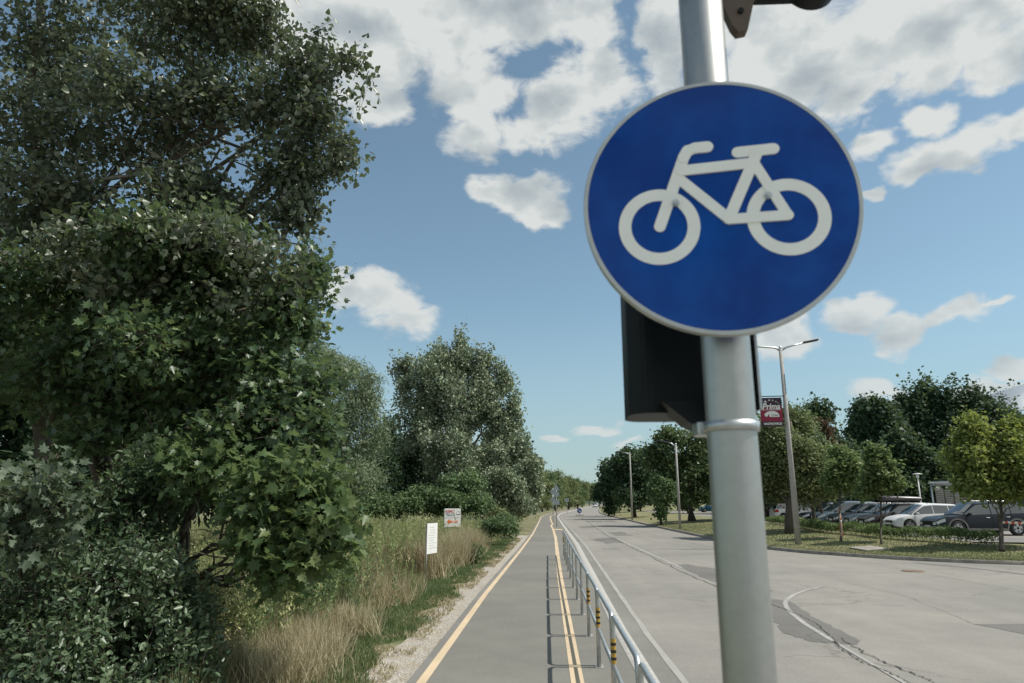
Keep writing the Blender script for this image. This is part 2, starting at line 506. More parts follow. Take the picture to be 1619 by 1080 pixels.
def wood(name, base, top, r0, r1, limbs, parent, mat=None, seg=9):
    """trunk from base to top plus limbs to the given points"""
    bm = bmesh.new()
    path = limb_path(base, top, 0, 8, .03)
    path[0] = Vector(base)
    rr = [r0 * 1.35 if i == 0 else r0 + (r1 - r0) * i / 8 for i in range(9)]
    tube(bm, path, rr, seg)
    for L in limbs:
        L = Vector(L)
        k = max(2, min(7, int(8 * (.55 * (L.z - path[0].z) / max(.1, path[-1].z - path[0].z)))))
        s = path[k]
        L = Vector(s).lerp(L, .86); lp = limb_path(s, L, .05, 6, .10)
        q = rr[k] * .55
        tube(bm, lp, [q * (1 - .82 * i / 6) for i in range(7)], 6)
        for j in (3, 4, 5):
            e = lp[j] + Vector((random.uniform(-1, 1), random.uniform(-1, 1), random.uniform(-.2, 1))) * (L - s).length * .20
            tube(bm, limb_path(lp[j], e, .05, 3, .1), [q * .35, q * .25, q * .17, q * .08], 4)
    return obj(name, bm, mat or M_bark, parent)

def clump(x, y, Y, rx, rz, w=1.0, ry=None):
    """an ellipsoid of foliage given by where the photograph shows it and how far off it stands"""
    c = at(x, y, Y); k = px_m(x, y, Y)
    return (c, np.array([rx * k, (ry if ry is not None else rx) * k, rz * k]), w)

def tree(name, label, base, clumps, n, L, m, size, proto, mat, trunk=(.2, .06), group=None, cat='tree', top=None, sizevar=.3,
         bark=None, extra=(), twig=None, nlimb=7, trunkpart=True, **kw):
    t = thing(name, label, cat, tuple(base), 0, group)
    b = np.array(base, dtype=float)
    P, D, N, tw = sprays(clumps, n, L, m, **kw)
    Sz = size * (1 + sizevar * rng.normal(size=len(P)).clip(-1.5, 1.5))
    blo = snoise(P, .9, 3.1) * .18
    var = np.clip(rng.beta(2.2, 2.6, size=len(P)) + blo, 0, 1)
    leaf_object('crown', P - b, D, N, Sz, proto, var, mat, t)
    cs = [c[0] for c in clumps]
    if top is None:
        top = max(cs, key=lambda c: c[2])
        top = np.array([b[0] * .5 + top[0] * .5, b[1] * .5 + top[1] * .5, top[2]])
    limbs = [np.array(c) - b for c in cs[:nlimb]]
    if trunkpart:
        wood('trunk', (0, 0, -.15), tuple(np.array(top) - b), trunk[0], trunk[1], limbs, t, bark)
    if twig:
        V, F = twig_arrays(tw[0] - b, tw[1] - b, twig)
        polymesh('twigs', V, F, bark or M_bark, t)
    for e in extra: e(t, b)
    return t

def copy_tree(o, parent=None):
    c = o.copy(); COL.objects.link(c); c.parent = parent
    for ch in list(o.children): copy_tree(ch, c)
    return c

def text_mesh(txt, size, shear=0.0, bold=0.0, xs=1.0):
    cu = bpy.data.curves.new('writing', 'FONT')
    cu.body = txt; cu.size = size; cu.shear = shear; cu.offset = bold
    cu.align_x = 'CENTER'; cu.align_y = 'CENTER'; cu.resolution_u = 3
    o = bpy.data.objects.new('writing', cu); COL.objects.link(o)
    dg = bpy.context.evaluated_depsgraph_get(); dg.update()
    me = bpy.data.meshes.new_from_object(o.evaluated_get(dg))
    bpy.data.objects.remove(o)
    for v in me.vertices: v.co.x *= xs
    return me

def writing(name, txt, size, mat, parent, loc, rot=(PI / 2, 0, 0), **kw):
    me = text_mesh(txt, size, **kw)
    me.materials.clear()
    o = link_mesh(name, me, parent, (mat,))
    o.location = loc; o.rotation_euler = rot
    return o

# ------------------------------------------------------------------ the lie of the land
def itp(pairs):
    xs = np.array([p[0] for p in pairs], float); ys = np.array([p[1] for p in pairs], float)
    return lambda Y: float(np.interp(Y, xs, ys))
f_pl = itp([(-10, -1.58), (8, -1.58), (16, -1.5), (30, -1.2), (45, -.95), (70, -.80), (96, -.69), (112, .0), (128, 1.), (165, 4.4), (232, 9.9), (360, 21.3), (520, 40), (900, 90)])
f_edge = itp([(-10, 1.62), (12, 1.62), (35, 1.95), (60, 1.98), (96, 2.1), (112, 2.6), (128, 3.4), (165, 7.0), (232, 13), (360, 25), (520, 44), (900, 94)])
f_kr = itp([(24.55, 60), (24.7, 30), (24.85, 20), (25.1, 16.25), (25.6, 15.06), (26.1, 14.26), (27.1, 13.04), (28.3, 12.09), (30.3, 10.81), (32.8, 9.93), (37, 9.65), (41.5, 9.51), (52, 9.34), (64, 9.25), (88, 9.44), (110, 9.5), (132, 10.2), (180, 13.6), (235, 18), (292, 22.5), (360, 31), (520, 51), (900, 102)])
ZR = -.10
def verge_h(x, Y):
    d = x - f_kr(Y)
    if Y < 40: d = min(d, (Y - 24.6) * 1.0)
    h = .01 + .37 * min(1, max(0, d / 6.0)) ** .8
    return h

# ground sheet to the horizon
def soil():
    m, b, p, out = new_mat('soil')
    g = b.n('ShaderNodeNewGeometry').outputs['Position']
    n1 = b.noise(g, .5, 5, .6); n2 = b.noise(g, 6, 5, .65)
    c = b.ramp(n2, [(.3, (.10, .09, .05)), (.5, (.20, .17, .10)), (.7, (.34, .29, .19))])
    c = b.mix(b.maprange(n1, .42, .6), c, (.11, .13, .05))
    b.link(c, p.inputs['Base Color']); p.inputs['Roughness'].default_value = .95
    bn = b.n('ShaderNodeBump'); bn.inputs['Distance'].default_value = .05; b.link(n2, bn.inputs['Height']); b.link(bn.outputs[0], p.inputs['Normal'])
    return m
M_soil = soil()
xs = np.concatenate([-np.geomspace(1200, 16, 16), np.linspace(-15, -1.7, 34), np.linspace(-1.5, 1.5, 3), np.geomspace(2, 1500, 26)])
ys = np.concatenate([[-60, -20], np.linspace(-5, 45, 80), np.geomspace(47, 2500, 44)])
V = []
for Y in ys:
    for x in xs:
        lx = x - f_pl(max(-10, Y))
        z = -.16 if lx > -.5 else -.03
        if lx < -.9:
            z = -.03 + .05 * mnoise.noise(Vector((x * .5, Y * .5, 0))) * min(1, (-lx - .9))
        if Y > 420 : z = -.16
        V.append((x, Y, z))
nx = len(xs)
F = [(j * nx + i, j * nx + i + 1, (j + 1) * nx + i + 1, (j + 1) * nx + i) for j in range(len(ys) - 1) for i in range(nx - 1)]
structure(polymesh('ground', V, F, M_soil, smooth=True))

def ribbon(name, fl, fr, Ys, z, mat, parent=None, n=1, kind=True):
    V = []; F = []
    for Y in Ys:
        a, b = fl(Y), fr(Y)
        for k in range(n + 1): V.append((a + (b - a) * k / n, Y, z if not callable(z) else z(a + (b - a) * k / n, Y)))
    for j in range(len(Ys) - 1):
        for k in range(n):
            o = j * (n + 1) + k
            F.append((o, o + 1, o + n + 2, o + n + 1))
    ob = polymesh(name, V, F, mat, parent)
    if kind: structure(ob)
    return ob

def asphalt(name, base, warm, streak=True, cracks=True, speck=.26):
    m, b, p, out = new_mat(name)
    g = b.n('ShaderNodeNewGeometry').outputs['Position']
    n1 = b.noise(g, .22, 5, .6)
    st = b.vmath('MULTIPLY', g, (1.4, .06, 1))
    n2 = b.noise(st, 1.0, 4, .55)
    n3 = b.noise(g, 60, 3, .7)
    n5 = b.noise(g, 1.6, 6, .7)
    k = b.math('ADD', b.maprange(n1, .3, .7, -.10, .10), b.maprange(n3, .2, .8, -speck, speck))
    k = b.math('ADD', k, b.maprange(n5, .3, .7, -.07, .07))
    sp_ = b.noise(g, 22, 2, .8); k = b.math('ADD', k, b.maprange(sp_, .25, .75, -.09, .09))
    if streak: k = b.math('ADD', k, b.maprange(n2, .3, .7, -.055, .055))
    k = b.math('ADD', k, 1.0)
    c = b.vmath('SCALE', b.mix(b.maprange(n1, .35, .65), base, warm), scale=k)
    if cracks:
        vo = b.n('ShaderNodeTexVoronoi', feature='DISTANCE_TO_EDGE'); vo.inputs['Scale'].default_value = .16
        wv = b.vmath('ADD', g, b.vmath('SCALE', b.noise(g, .9, 5, .7, out='Color'), scale=1.1))
        b.link(wv, vo.inputs['Vector'])
        ck = b.math('LESS_THAN', vo.outputs['Distance'], .004)
        gate = b.maprange(b.noise(g, .35, 2, .5), .47, .53)
        c = b.mix(b.math('MULTIPLY', b.math('MULTIPLY', ck, gate), .35), c, (.07, .067, .06))
    b.link(c, p.inputs['Base Color']); p.inputs['Roughness'].default_value = .88
    p.inputs['Specular IOR Level'].default_value = .3
    bn = b.n('ShaderNodeBump'); bn.inputs['Distance'].default_value = .004; bn.inputs['Strength'].default_value = .5
    b.link(n3, bn.inputs['Height']); b.link(bn.outputs[0], p.inputs['Normal'])
    return m
M_road = asphalt('road_asphalt', (.226, .217, .196), (.248, .234, .205))
M_path = asphalt('path_asphalt', (.172, .169, .150), (.188, .181, .158), streak=False, cracks=False, speck=.07)
M_patch = asphalt('dark_asphalt', (.140, .136, .125), (.160, .152, .138), streak=False, cracks=True, speck=.22)
M_gutter = asphalt('gutter_asphalt', (.175, .171, .156), (.205, .197, .176), streak=True, cracks=False)

def worn(name, col, thr=.36, under=(.24, .235, .22), sc=9):
    m, b, p, out = new_mat(name)
    g = b.n('ShaderNodeNewGeometry').outputs['Position']
    n1 = b.noise(g, sc, 6, .7); n2 = b.noise(g, 1.1, 3, .5)
    f = b.maprange(b.math('ADD', n1, b.math('MULTIPLY', n2, .25)), thr, thr + .14)
    c = b.mix(f, under, b.vmath('SCALE', b.mix(1, col, (1, 1, 1), 'MULTIPLY'), scale=b.maprange(n2, .3, .7, .88, 1.08)))
    b.link(c, p.inputs['Base Color']); p.inputs['Roughness'].default_value = .75
    return m
M_beige = worn('beige_line', (.56, .44, .29), .37)
M_wline = worn('white_line', (.37, .36, .335), .52, (.25, .243, .222))
M_wfaint = worn('faint_line', (.33, .32, .30), .58, (.30, .29, .27))

Yp = [-90, -40, -20, -12] + list(np.arange(-6, 60, 2)) + list(np.geomspace(60, 900, 60))
structure(ribbon('cycle_path', f_pl, lambda Y: f_edge(Y) - .56, Yp, 0, M_path, n=2))
ribbon('road', lambda Y: f_edge(Y) - .33, lambda Y: (f_kr(Y) if Y > 25.1 else 90) - 0, sorted(Yp + [24.6, 25.09, 25.1, 25.6, 26.1, 27.1, 28.3, 30.3, 32.8, 37, 41.5]), ZR, M_road, n=2)
ribbon('gutter', lambda Y: f_edge(Y) - .329, lambda Y: f_edge(Y) - .02, Yp, ZR + .004, M_gutter)
ribbon('road_edge_line', lambda Y: f_edge(Y) - .03 + .006 * math.sin(Y * 3), lambda Y: f_edge(Y) + .06 + .006 * math.sin(Y * 2.1), list(np.arange(-4, 40, .4)) + list(np.geomspace(40, 500, 40)), ZR + .008, worn('pale_edge', (.33, .32, .29), .46, (.30, .29, .27), 14))

def tiles():
    m, b, p, out = new_mat('kerb_tile')
    g = b.n('ShaderNodeNewGeometry').outputs['Position']
    sp = b.n('ShaderNodeSeparateXYZ'); b.link(g, sp.inputs[0])
    j = b.math('LESS_THAN', b.math('FRACT', b.math('MULTIPLY', sp.outputs[1], 2.2)), .04)
    n1 = b.noise(g, 12, 5, .6)
    c = b.ramp(n1, [(.3, (.32, .31, .285)), (.7, (.44, .425, .39))])
    c = b.mix(b.math('MULTIPLY', j, .6), c, (.13, .125, .11))
    b.link(c, p.inputs['Base Color']); p.inputs['Roughness'].default_value = .9
    return m
M_tile = tiles()
def kerb_strip(name, fin, fout, Ys, ztop, zlow, mat):
    V = []; F = []
    for Y in Ys:
        a, b = fin(Y), fout(Y)
        V += [(a, Y, zlow), (a, Y, ztop - .01), (a + (b - a) * .08, Y, ztop), (b - (b - a) * .08, Y, ztop), (b, Y, ztop - .015), (b, Y, zlow)]
    for j in range(len(Ys) - 1):
        for k in range(5):
            o = j * 6 + k; F.append((o, o + 1, o + 7, o + 6))
    return structure(polymesh(name, V, F, mat))
kerb_strip('path_kerb', lambda Y: f_edge(Y) - .56, lambda Y: f_edge(Y) - .33, Yp, .004, -.16, M_tile)

# verge on the far side of the road
def lawn():
    m, b, p, out = new_mat('lawn')
    g = b.n('ShaderNodeNewGeometry').outputs['Position']
    n1 = b.noise(g, .35, 5, .6); n2 = b.noise(g, 9, 5, .7)
    c = b.ramp(n2, [(.3, (.09, .105, .04)), (.55, (.17, .175, .07)), (.75, (.30, .26, .13))])
    c = b.mix(b.maprange(n1, .45, .62, 0, .75), c, (.26, .215, .125))
    b.link(c, p.inputs['Base Color']); p.inputs['Roughness'].default_value = .95
    bn = b.n('ShaderNodeBump'); bn.inputs['Distance'].default_value = .06; b.link(n2, bn.inputs['Height']); b.link(bn.outputs[0], p.inputs['Normal'])
    return m
M_lawnflat = lawn()
Yv = [24.55, 24.7, 24.85, 25.1, 25.6, 26.1, 26.6, 27.1, 28.3, 29.3, 30.3, 31.5, 32.8, 35, 37, 39, 41.5, 46, 52, 58, 64, 75, 88, 110, 132, 155, 180, 235, 292, 360, 520, 900]
V = []; F = []; NV = 26
for Y in Yv:
    x0 = f_kr(Y) + .14
    for k in range(NV + 1):
        x = x0 + (150 - x0 if Y < 24.7 else 150 - x0) * (k / NV) ** 2.2
        V.append((x, Y, verge_h(x, Y)))
for j in range(len(Yv) - 1):
    for k in range(NV):
        o = j * (NV + 1) + k; F.append((o, o + 1, o + NV + 2, o + NV + 1))
structure(polymesh('verge', V, F, M_lawnflat, smooth=True))
# kerb stones of the far side follow the bend into the side road
kp = [(f_kr(Y), Y) for Y in Yv if Y > 24.6]
def kerb_poly(name, pts, w, ztop, zlow, mat):
    V = []; F = []; n = len(pts)
    for i, (x, y) in enumerate(pts):
        a = Vector(pts[max(0, i - 1)]); b = Vector(pts[min(n - 1, i + 1)])
        t = (b - a).normalized(); q = Vector((t.y, -t.x)) * w
        V += [(x, y, zlow), (x, y, ztop - .015), (x + q.x * .12, y + q.y * .12, ztop), (x + q.x, y + q.y, ztop), (x + q.x, y + q.y, zlow)]
    for j in range(n - 1):
        for k in range(4):
            o = j * 5 + k; F.append((o, o + 1, o + 6, o + 5))
    return structure(polymesh(name, V, F, mat))
M_kerb = plain('kerb_stone', (.27, .25, .215), .9, var=.3, scale=3, bump=.4)
kerb_poly('road_kerb', kp, .15, .03, -.14, M_kerb)

# car park surface
M_lot = asphalt('lot_asphalt', (.20, .193, .178), (.24, .225, .20))
ribbon('car_park', lambda Y: 17.6 if Y > 30 else 17.6 + (30 - Y) * 5, lambda Y: 62, [28.5, 30, 34, 50, 70, 92], .392, M_lot, n=2)
ribbon('car_park_road', lambda Y: 16.5, lambda Y: 60, [100, 112, 125], .392, M_lot, n=2)

# gravel beside the path
def gravel():
    m, b, p, out = new_mat('gravel')
    g = b.n('ShaderNodeNewGeometry').outputs['Position']
    v = b.n('ShaderNodeTexVoronoi'); v.inputs['Scale'].default_value = 34; b.link(g, v.inputs['Vector'])
    n1 = b.noise(g, 5.5, 6, .75)
    c = b.ramp(v.outputs['Color'], [(.1, (.27, .25, .215)), (.9, (.50, .47, .42))])
    c = b.mix(b.maprange(n1, .44, .66, 0, .8), c, (.33, .27, .18))
    b.link(c, p.inputs['Base Color']); p.inputs['Roughness'].default_value = .95
    bn = b.n('ShaderNodeBump'); bn.inputs['Distance'].default_value = .02; b.link(v.outputs['Distance'], bn.inputs['Height']); b.link(bn.outputs[0], p.inputs['Normal'])
    return m
gw = lambda Y: .44 + .30 * mnoise.noise(Vector((Y * .35, 3.3, 0))) + .12 * mnoise.noise(Vector((Y * 2.1, 1, 0)))
Yg = list(np.arange(4, 44, .35))
ribbon('gravel_strip', lambda Y: f_pl(Y) - gw(Y) - .12, lambda Y: f_pl(Y) - .01, Yg, lambda x, Y: -.012 + .03 * mnoise.noise(Vector((x * 2, Y * 2, 5))) - .012, gravel(), n=4)
# path edge: dark rim and beige lines
ribbon('path_edge', lambda Y: f_pl(Y) - .015, lambda Y: f_pl(Y) + .10, Yp, .004, M_gutter)
ribbon('path_line', lambda Y: f_pl(Y) + .10, lambda Y: f_pl(Y) + .21, Yp, .008, M_beige)
f_pr = itp([(-10, .27), (8, .27), (20, .31), (40, .50), (53, .50), (60, .42), (66, .62), (75, .52), (96, .6), (112, 1.3), (128, 2.1), (165, 5.6), (232, 11.4), (400, 27)])
ribbon('path_divider', f_pr, lambda Y: f_pr(Y) + .15, list(np.arange(-6, 80, 1.5)) + [96, 112, 128, 165, 232, 400], .0045, M_beige)
ribbon('path_crossbar', lambda Y: .66, lambda Y: 1.28, [51.4, 53.0], .0055, M_beige)
ribbon('path_joint', lambda Y: f_pl(Y) + .22, lambda Y: .49, [52.2, 52.5], .0052, worn('pale_joint', (.33, .30, .25), .4))

def stripe(name, pts, w, z, mat, jitter=0.0, sub=8, taper=False):
    """a marking, crack or seam that follows points on the road"""
    P = []
    for (a, b) in zip(pts, pts[1:]):
        for k in range(sub): P.append((a[0] + (b[0] - a[0]) * k / sub, a[1] + (b[1] - a[1]) * k / sub))
    P.append(pts[-1])
    # smooth
    Q = np.array(P)
    for _ in range(6): Q[1:-1] = (Q[:-2] + 2 * Q[1:-1] + Q[2:]) / 4
    if jitter: Q[:, :2] += rng.normal(size=Q.shape) * jitter
    V = []; F = []
    for i in range(len(Q)):
        t = Q[min(i + 1, len(Q) - 1)] - Q[max(i - 1, 0)]; t /= np.linalg.norm(t) + 1e-9
        ww = w * (.25 + 1.0 * rng.random()) if jitter else w
        if taper: ww *= min(1, (i + 1) / 6, (len(Q) - i) / 6)
        q = np.array([t[1], -t[0]]) * ww / 2
        V += [(Q[i][0] - q[0], Q[i][1] - q[1], z), (Q[i][0] + q[0], Q[i][1] + q[1], z)]
    for i in range(len(Q) - 1): F.append((2 * i, 2 * i + 1, 2 * i + 3, 2 * i + 2))
    return structure(polymesh(name, V, F, mat))

def flat(name, pts, z, mat, rag=0.05):
    P = []
    n = len(pts)
    for i in range(n):
        a = np.array(pts[i]); b = np.array(pts[(i + 1) % n])
        for k in range(7):
            p = a + (b - a) * k / 7 + rng.normal(size=2) * rag * (1 if k else .2)
            P.append((p[0], p[1], z))
    return structure(polymesh(name, P, [tuple(range(len(P)))], mat))

Z1, Z2, Z3 = ZR + .004, ZR + .008, ZR + .012
M_crack = plain('crack_tar', (.07, .066, .06), .9)
flat('road_patch', [(4.95, 16.4), (5.25, 15.9), (4.95, 13.2), (4.85, 11.6), (4.62, 11.3), (4.05, 11.5), (3.9, 12.3), (4.2, 14)], Z1, M_patch, .035)
flat('road_patch', [(4.35, 24.6), (4.9, 24.9), (5.6, 22.6), (5.5, 18.0), (5.1, 17.0), (4.75, 17.2), (4.5, 20.2)], Z1, M_patch, .05)
flat('road_patch', [(7.5, 13.2), (12.5, 13.6), (12.0, 11.4), (7.9, 11.7)], Z1, M_patch, .02)
flat('road_patch', [(2.6, 41), (4.1, 43), (4.3, 38), (3.1, 36.5)], Z1, M_patch, .08)
flat('road_patch', [(4.3, 49), (5.4, 51), (5.6, 45.5), (4.5, 45)], Z1, M_patch, .08)
flat('road_patch', [(2.9, 62), (4.1, 64), (4.2, 59), (3.0, 58)], Z1, M_patch, .1)
flat('road_patch', [(4.4, 78), (7.6, 80), (7.8, 76), (4.5, 75)], Z1, M_patch, .12)
stripe('turn_line', [(7.2, 18.8), (6.34, 17.91), (5.63, 16.84), (5.11, 15.8), (4.79, 14.65), (4.56, 13.19), (4.46, 12.0), (4.40, 11.3)], .09, Z2, M_wline, taper=True)
stripe('turn_line', [(4.42, 11.5), (4.33, 10.39), (4.24, 9.04), (4.1, 7)], .06, Z2, M_wfaint)
stripe('centre_line', [(4.41, 23.5), (4.27, 32), (4.15, 41.1)], .10, Z2, M_wline)
stripe('centre_line', [(4.12, 45), (4.2, 52)], .09, Z2, M_wfaint)
stripe('centre_line', [(4.3, 58), (4.6, 66)], .09, Z2, M_wfaint)
stripe('lane_line', [(7.9, 35), (7.0, 41), (6.45, 46), (6.2, 60), (6.4, 84), (6.6, 105)], .09, Z2, M_wfaint)
stripe('road_crack', [(4.7, 16), (4.8, 14), (4.75, 13.0), (4.5, 11.8), (4.35, 11.2), (4.22, 10.2), (4.3, 9.6), (4.28, 8.6), (4.2, 7)], .022, Z3, M_crack, .018, 16)
stripe('road_crack', [(4.63, 11.75), (4.5, 10.69), (4.56, 9.61), (4.62, 8.9), (4.7, 7)], .028, Z3, M_crack, .018, 16)
stripe('road_crack', [(5.0, 15.5), (6.0, 15.6), (7.4, 15.3)], .012, Z3, M_crack, .02, 14)
stripe('road_crack', [(4.35, 15), (4.2, 22), (4.05, 32), (3.9, 44), (4.2, 60), (4.8, 90), (5.2, 108)], .05, Z1, M_crack, .03, 20)
stripe('road_seam', [(11.4, 27.0), (11.3, 22.4), (11.4, 17.8), (11.5, 12)], .012, Z3, M_crack, .006, 20)
stripe('road_seam', [(7.9, 20), (8.2, 17), (7.8, 14.6), (7.5, 13.2)], .010, Z3, M_crack, .01, 16)
stripe('road_crack', [(2.6, 16.5), (3.4, 15.8), (4.1, 15.9)], .018, Z3, M_crack, .03, 14)
stripe('road_crack', [(4.5, 29.5), (6.0, 29.3), (8, 29.8)], .03, Z3, M_crack, .02, 12)
stripe('tar_band', [(13.0, 25.9), (13.9, 23.6), (14.3, 21), (14.6, 18)], .22, Z1, M_patch, 0, 8)
bm = bmesh.new(); bmesh.ops.create_cone(bm, cap_ends=True, segments=24, radius1=.33, radius2=.31, depth=.02)
tag(obj('manhole_cover', bm, plain('rusty_iron', (.20, .14, .10), .8, .4), loc=(11.35, 22.75, ZR + .012)), 'rusty round manhole cover set into the grey road near the far kerb', 'manhole cover')
bm = bmesh.new(); box(bm, (0, 0, 0), (1.0, 1.2, .12), bevel=.02)
o = obj('concrete_slab', bm, M_kerb, loc=(13.0, 29.3, .14)); o.rotation_euler = (.03, -.06, .15)
tag(o, 'flat weathered concrete slab lying in the grass verge', 'concrete slab')

# far hills
hV = []; hF = []
hx = np.linspace(-500, 900, 60); hy = [560, 640, 720, 850, 1100]
for j, Y in enumerate(hy):
    for x in hx:
        h = [0, .55, .9, 1, .8][j] * (17 + 6 * math.sin(x * .006 + .5) + 4 * mnoise.noise(Vector((x * .02, Y * .02, 0))) * 2)
        hV.append((x, Y, h - (1 if j == 0 else 0) + 1.2 * mnoise.noise(Vector((x * .2, Y, 1)))))
for j in range(4):
    for i in range(59):
        o_ = j * 60 + i; hF.append((o_, o_ + 1, o_ + 61, o_ + 60))
structure(polymesh('hills', hV, hF, plain('wooded_hill', (.055, .075, .045), .95, var=.5, scale=.15), smooth=True))
# ------------------------------------------------------------------ foreground pole with the cycle sign and signals
PX, PY = .412, 1.53
t = thing('sign_pole', 'thick grey metal pole in the foreground that carries the round blue cycle sign', 'pole', (PX, PY, 0))
bm = bmesh.new(); tube(bm, [(0, 0, -.1), (0, 0, 1.2), (0, 0, 2.6), (0, 0, 4.3)], .0535, 48); obj('pole_tube', bm, M_alu, t)
bm = bmesh.new(); tube(bm, [(0, 0, 0.0), (0, 0, .03)], .14, 32); obj('base_flange', bm, M_galv, t)

sgn_c = Vector((.3936, 1.42106, 2.64203)); nrmv = Vector((-.0705, -.99747, -.00936)); uvx = Vector((.99751, -.0705, 0)); vvx = nrmv.cross(uvx)
def sign_matrix(c, u, n, v):
    M = Matrix.Identity(4)
    for i in range(3): M[i][0] = u[i]; M[i][1] = -n[i]; M[i][2] = v[i]; M[i][3] = c[i]
    return M
def blue_sheet():
    m, b, p, out = new_mat('blue_sheeting')
    g = b.n('ShaderNodeTexCoord').outputs['Object']
    n1 = b.noise(g, 5, 4, .6)
    c = b.mix(b.maprange(n1, .4, .7), (.001, .045, .27), (.003, .082, .40))  # mottled blues, also standing in for soft cloud reflections
    sc = b.noise(b.vmath('MULTIPLY', g, (9, 1, 60)), 2, 4, .7)
    b.link(b.mix(b.maprange(sc, .66, .72, 0, .12), c, (.2, .25, .3)), p.inputs['Base Color'])
    p.inputs['Roughness'].default_value = .14; p.inputs['Specular IOR Level'].default_value = .2
    return m
M_blue = blue_sheet()
M_symbol = plain('white_sheeting', (.92, .93, .90), .3, var=.03, scale=15)
M_rimgrey = plain('sign_rim', (.50, .52, .52), .4, .4, var=.08)
def disc(bm, r, y, seg=96, y2=None):
    a = [bm.verts.new((r * math.cos(2 * PI * k / seg), y, r * math.sin(2 * PI * k / seg))) for k in range(seg)]
    bm.faces.new(a)
    if y2 is not None:
        b = [bm.verts.new((v.co.x, y2, v.co.z)) for v in a]
        bm.faces.new(b[::-1])
        for k in range(seg): bm.faces.new((a[k], b[k], b[(k + 1) % seg], a[(k + 1) % seg]))
sg = thing('cycle_sign', 'large round blue cycle route sign with white bicycle symbol', 'road sign')
sg.matrix_world = sign_matrix(sgn_c, uvx, nrmv, vvx)
bm = bmesh.new(); disc(bm, .2915, -.004, 96, .002); obj('sign_face', bm, M_blue, sg)
bm = bmesh.new()
pr_ = [(.2905, -.0055), (.2985, -.0055), (.3, -.003), (.3, .016), (.296, .018), (.290, .018), (.2925, -.001), (.2905, -.001)]
rings = []
for k in range(120):
    a = 2 * PI * k / 120
    rings.append([bm.verts.new((r * math.cos(a), y, r * math.sin(a))) for r, y in pr_])
for k in range(120):
    A, B = rings[k], rings[(k + 1) % 120]
    for i in range(len(pr_)):
        bm.faces.new((A[i], A[(i + 1) % len(pr_)], B[(i + 1) % len(pr_)], B[i]))
obj('sign_rim', bm, M_rimgrey, sg)
bm = bmesh.new()
def ringshape(bm, cx, cz, ro, ri, y, y2, seg=72):
    R_ = []
    for k in range(seg):
        a = 2 * PI * k / seg
        R_.append([bm.verts.new((cx + r * math.cos(a), yy, cz + r * math.sin(a))) for r, yy in ((ro, y2), (ro, y), (ri, y), (ri, y2))])
    for k in range(seg):
        A, B = R_[k], R_[(k + 1) % seg]
        for i in range(3): bm.faces.new((A[i], A[i + 1], B[i + 1], B[i]))
def capsule(bm, pts, w, y, y2, seg=10):
    """a stroke with round ends on the sign face"""
    r = w / 2
    for i, (p, q) in enumerate(zip(pts, pts[1:])):
        yy = y - .00004 * (len(bm.verts) % 97)
        a = math.atan2(q[1] - p[1], q[0] - p[0])
        out = [(p[0] + r * math.cos(a + PI / 2 + PI * k / seg), p[1] + r * math.sin(a + PI / 2 + PI * k / seg)) for k in range(seg + 1)]
        out += [(q[0] + r * math.cos(a - PI / 2 + PI * k / seg), q[1] + r * math.sin(a - PI / 2 + PI * k / seg)) for k in range(seg + 1)]
        A = [bm.verts.new((x, yy, z)) for x, z in out]; B = [bm.verts.new((x, y2, z)) for x, z in out]
        bm.faces.new(A)
        for k in range(len(A)): bm.faces.new((A[k], A[(k + 1) % len(A)], B[(k + 1) % len(A)], B[k]))
Yf, Yb = -.0056, -.0042
ringshape(bm, -.1345, -.0500, .0885, .0612, Yf, Yb); ringshape(bm, .1416, -.0402, .0885, .0612, Yf - .0003, Yb)
HB = [(-.020, .1345), (-.048, .1332), (-.0640, .1280), (-.0735, .1120), (-.1334, -.0500)]
capsule(bm, HB, .0255, Yf - .0006, Yb)
capsule(bm, [(-.0800, .0800), (.0740, .0895)], .0240, Yf - .0010, Yb)
capsule(bm, [(-.0870, .0620), (.0150, -.0390)], .0240, Yf - .0014, Yb)
capsule(bm, [(.0150, -.0400), (.0870, .1150)], .0250, Yf - .0018, Yb)
capsule(bm, [(.0447, .1171), (.1223, .1214)], .0255, Yf - .0022, Yb)
capsule(bm, [(.0150, -.0410), (.1400, -.0379)], .0225, Yf - .0026, Yb)
capsule(bm, [(.0800, .0854), (.1395, -.0375)], .0225, Yf - .0030, Yb)
obj('bicycle_symbol', bm, M_symbol, sg)
for bx, bz in ((-.0969, .0021), (.1011, .0095)):
    bm = bmesh.new()
    disc(bm, .0080, -.0125, 20, -.004); disc(bm, .0048, -.0165, 6, -.0126)
    o = obj('bolt', bm, M_galv, sg); o.location = (bx, 0, bz)
for z in (-.1, .1):
    bm = bmesh.new(); box(bm, (.02, .036, z), (.20, .030, .03)); tube(bm, [(.02, .108, z - .015), (.02, .108, z + .015)], .062, 24)
    obj('mounting_bracket', bm, M_galv, sg)

# signal head behind the pole, seen from its back
tl = thing('traffic_light', 'black signal head seen from behind, below the round blue sign', 'traffic light', (.368, 1.77, 2.21))
bm = bmesh.new()
def rounded_prism(bm, x0, x1, y0, y1, z0, z1, r, seg=6):
    pts = []
    for cx, cy, a0 in ((x1 - r, y1 - r, 0), (x0 + r, y1 - r, 90), (x0 + r, y0 + r, 180), (x1 - r, y0 + r, 270)):
        for k in range(seg + 1):
            a = rad(a0 + 90 * k / seg); pts.append((cx + r * math.cos(a), cy + r * math.sin(a)))
    A = [bm.verts.new((x, y, z0)) for x, y in pts]; B = [bm.verts.new((x, y, z1)) for x, y in pts]
    bm.faces.new(A[::-1]); bm.faces.new(B)
    for k in range(len(A)): bm.faces.new((A[k], A[(k + 1) % len(A)], B[(k + 1) % len(A)], B[k]))
rounded_prism(bm, -.155, .160, -.10, .10, 0, .78, .055)
obj('housing', bm, M_black, tl)
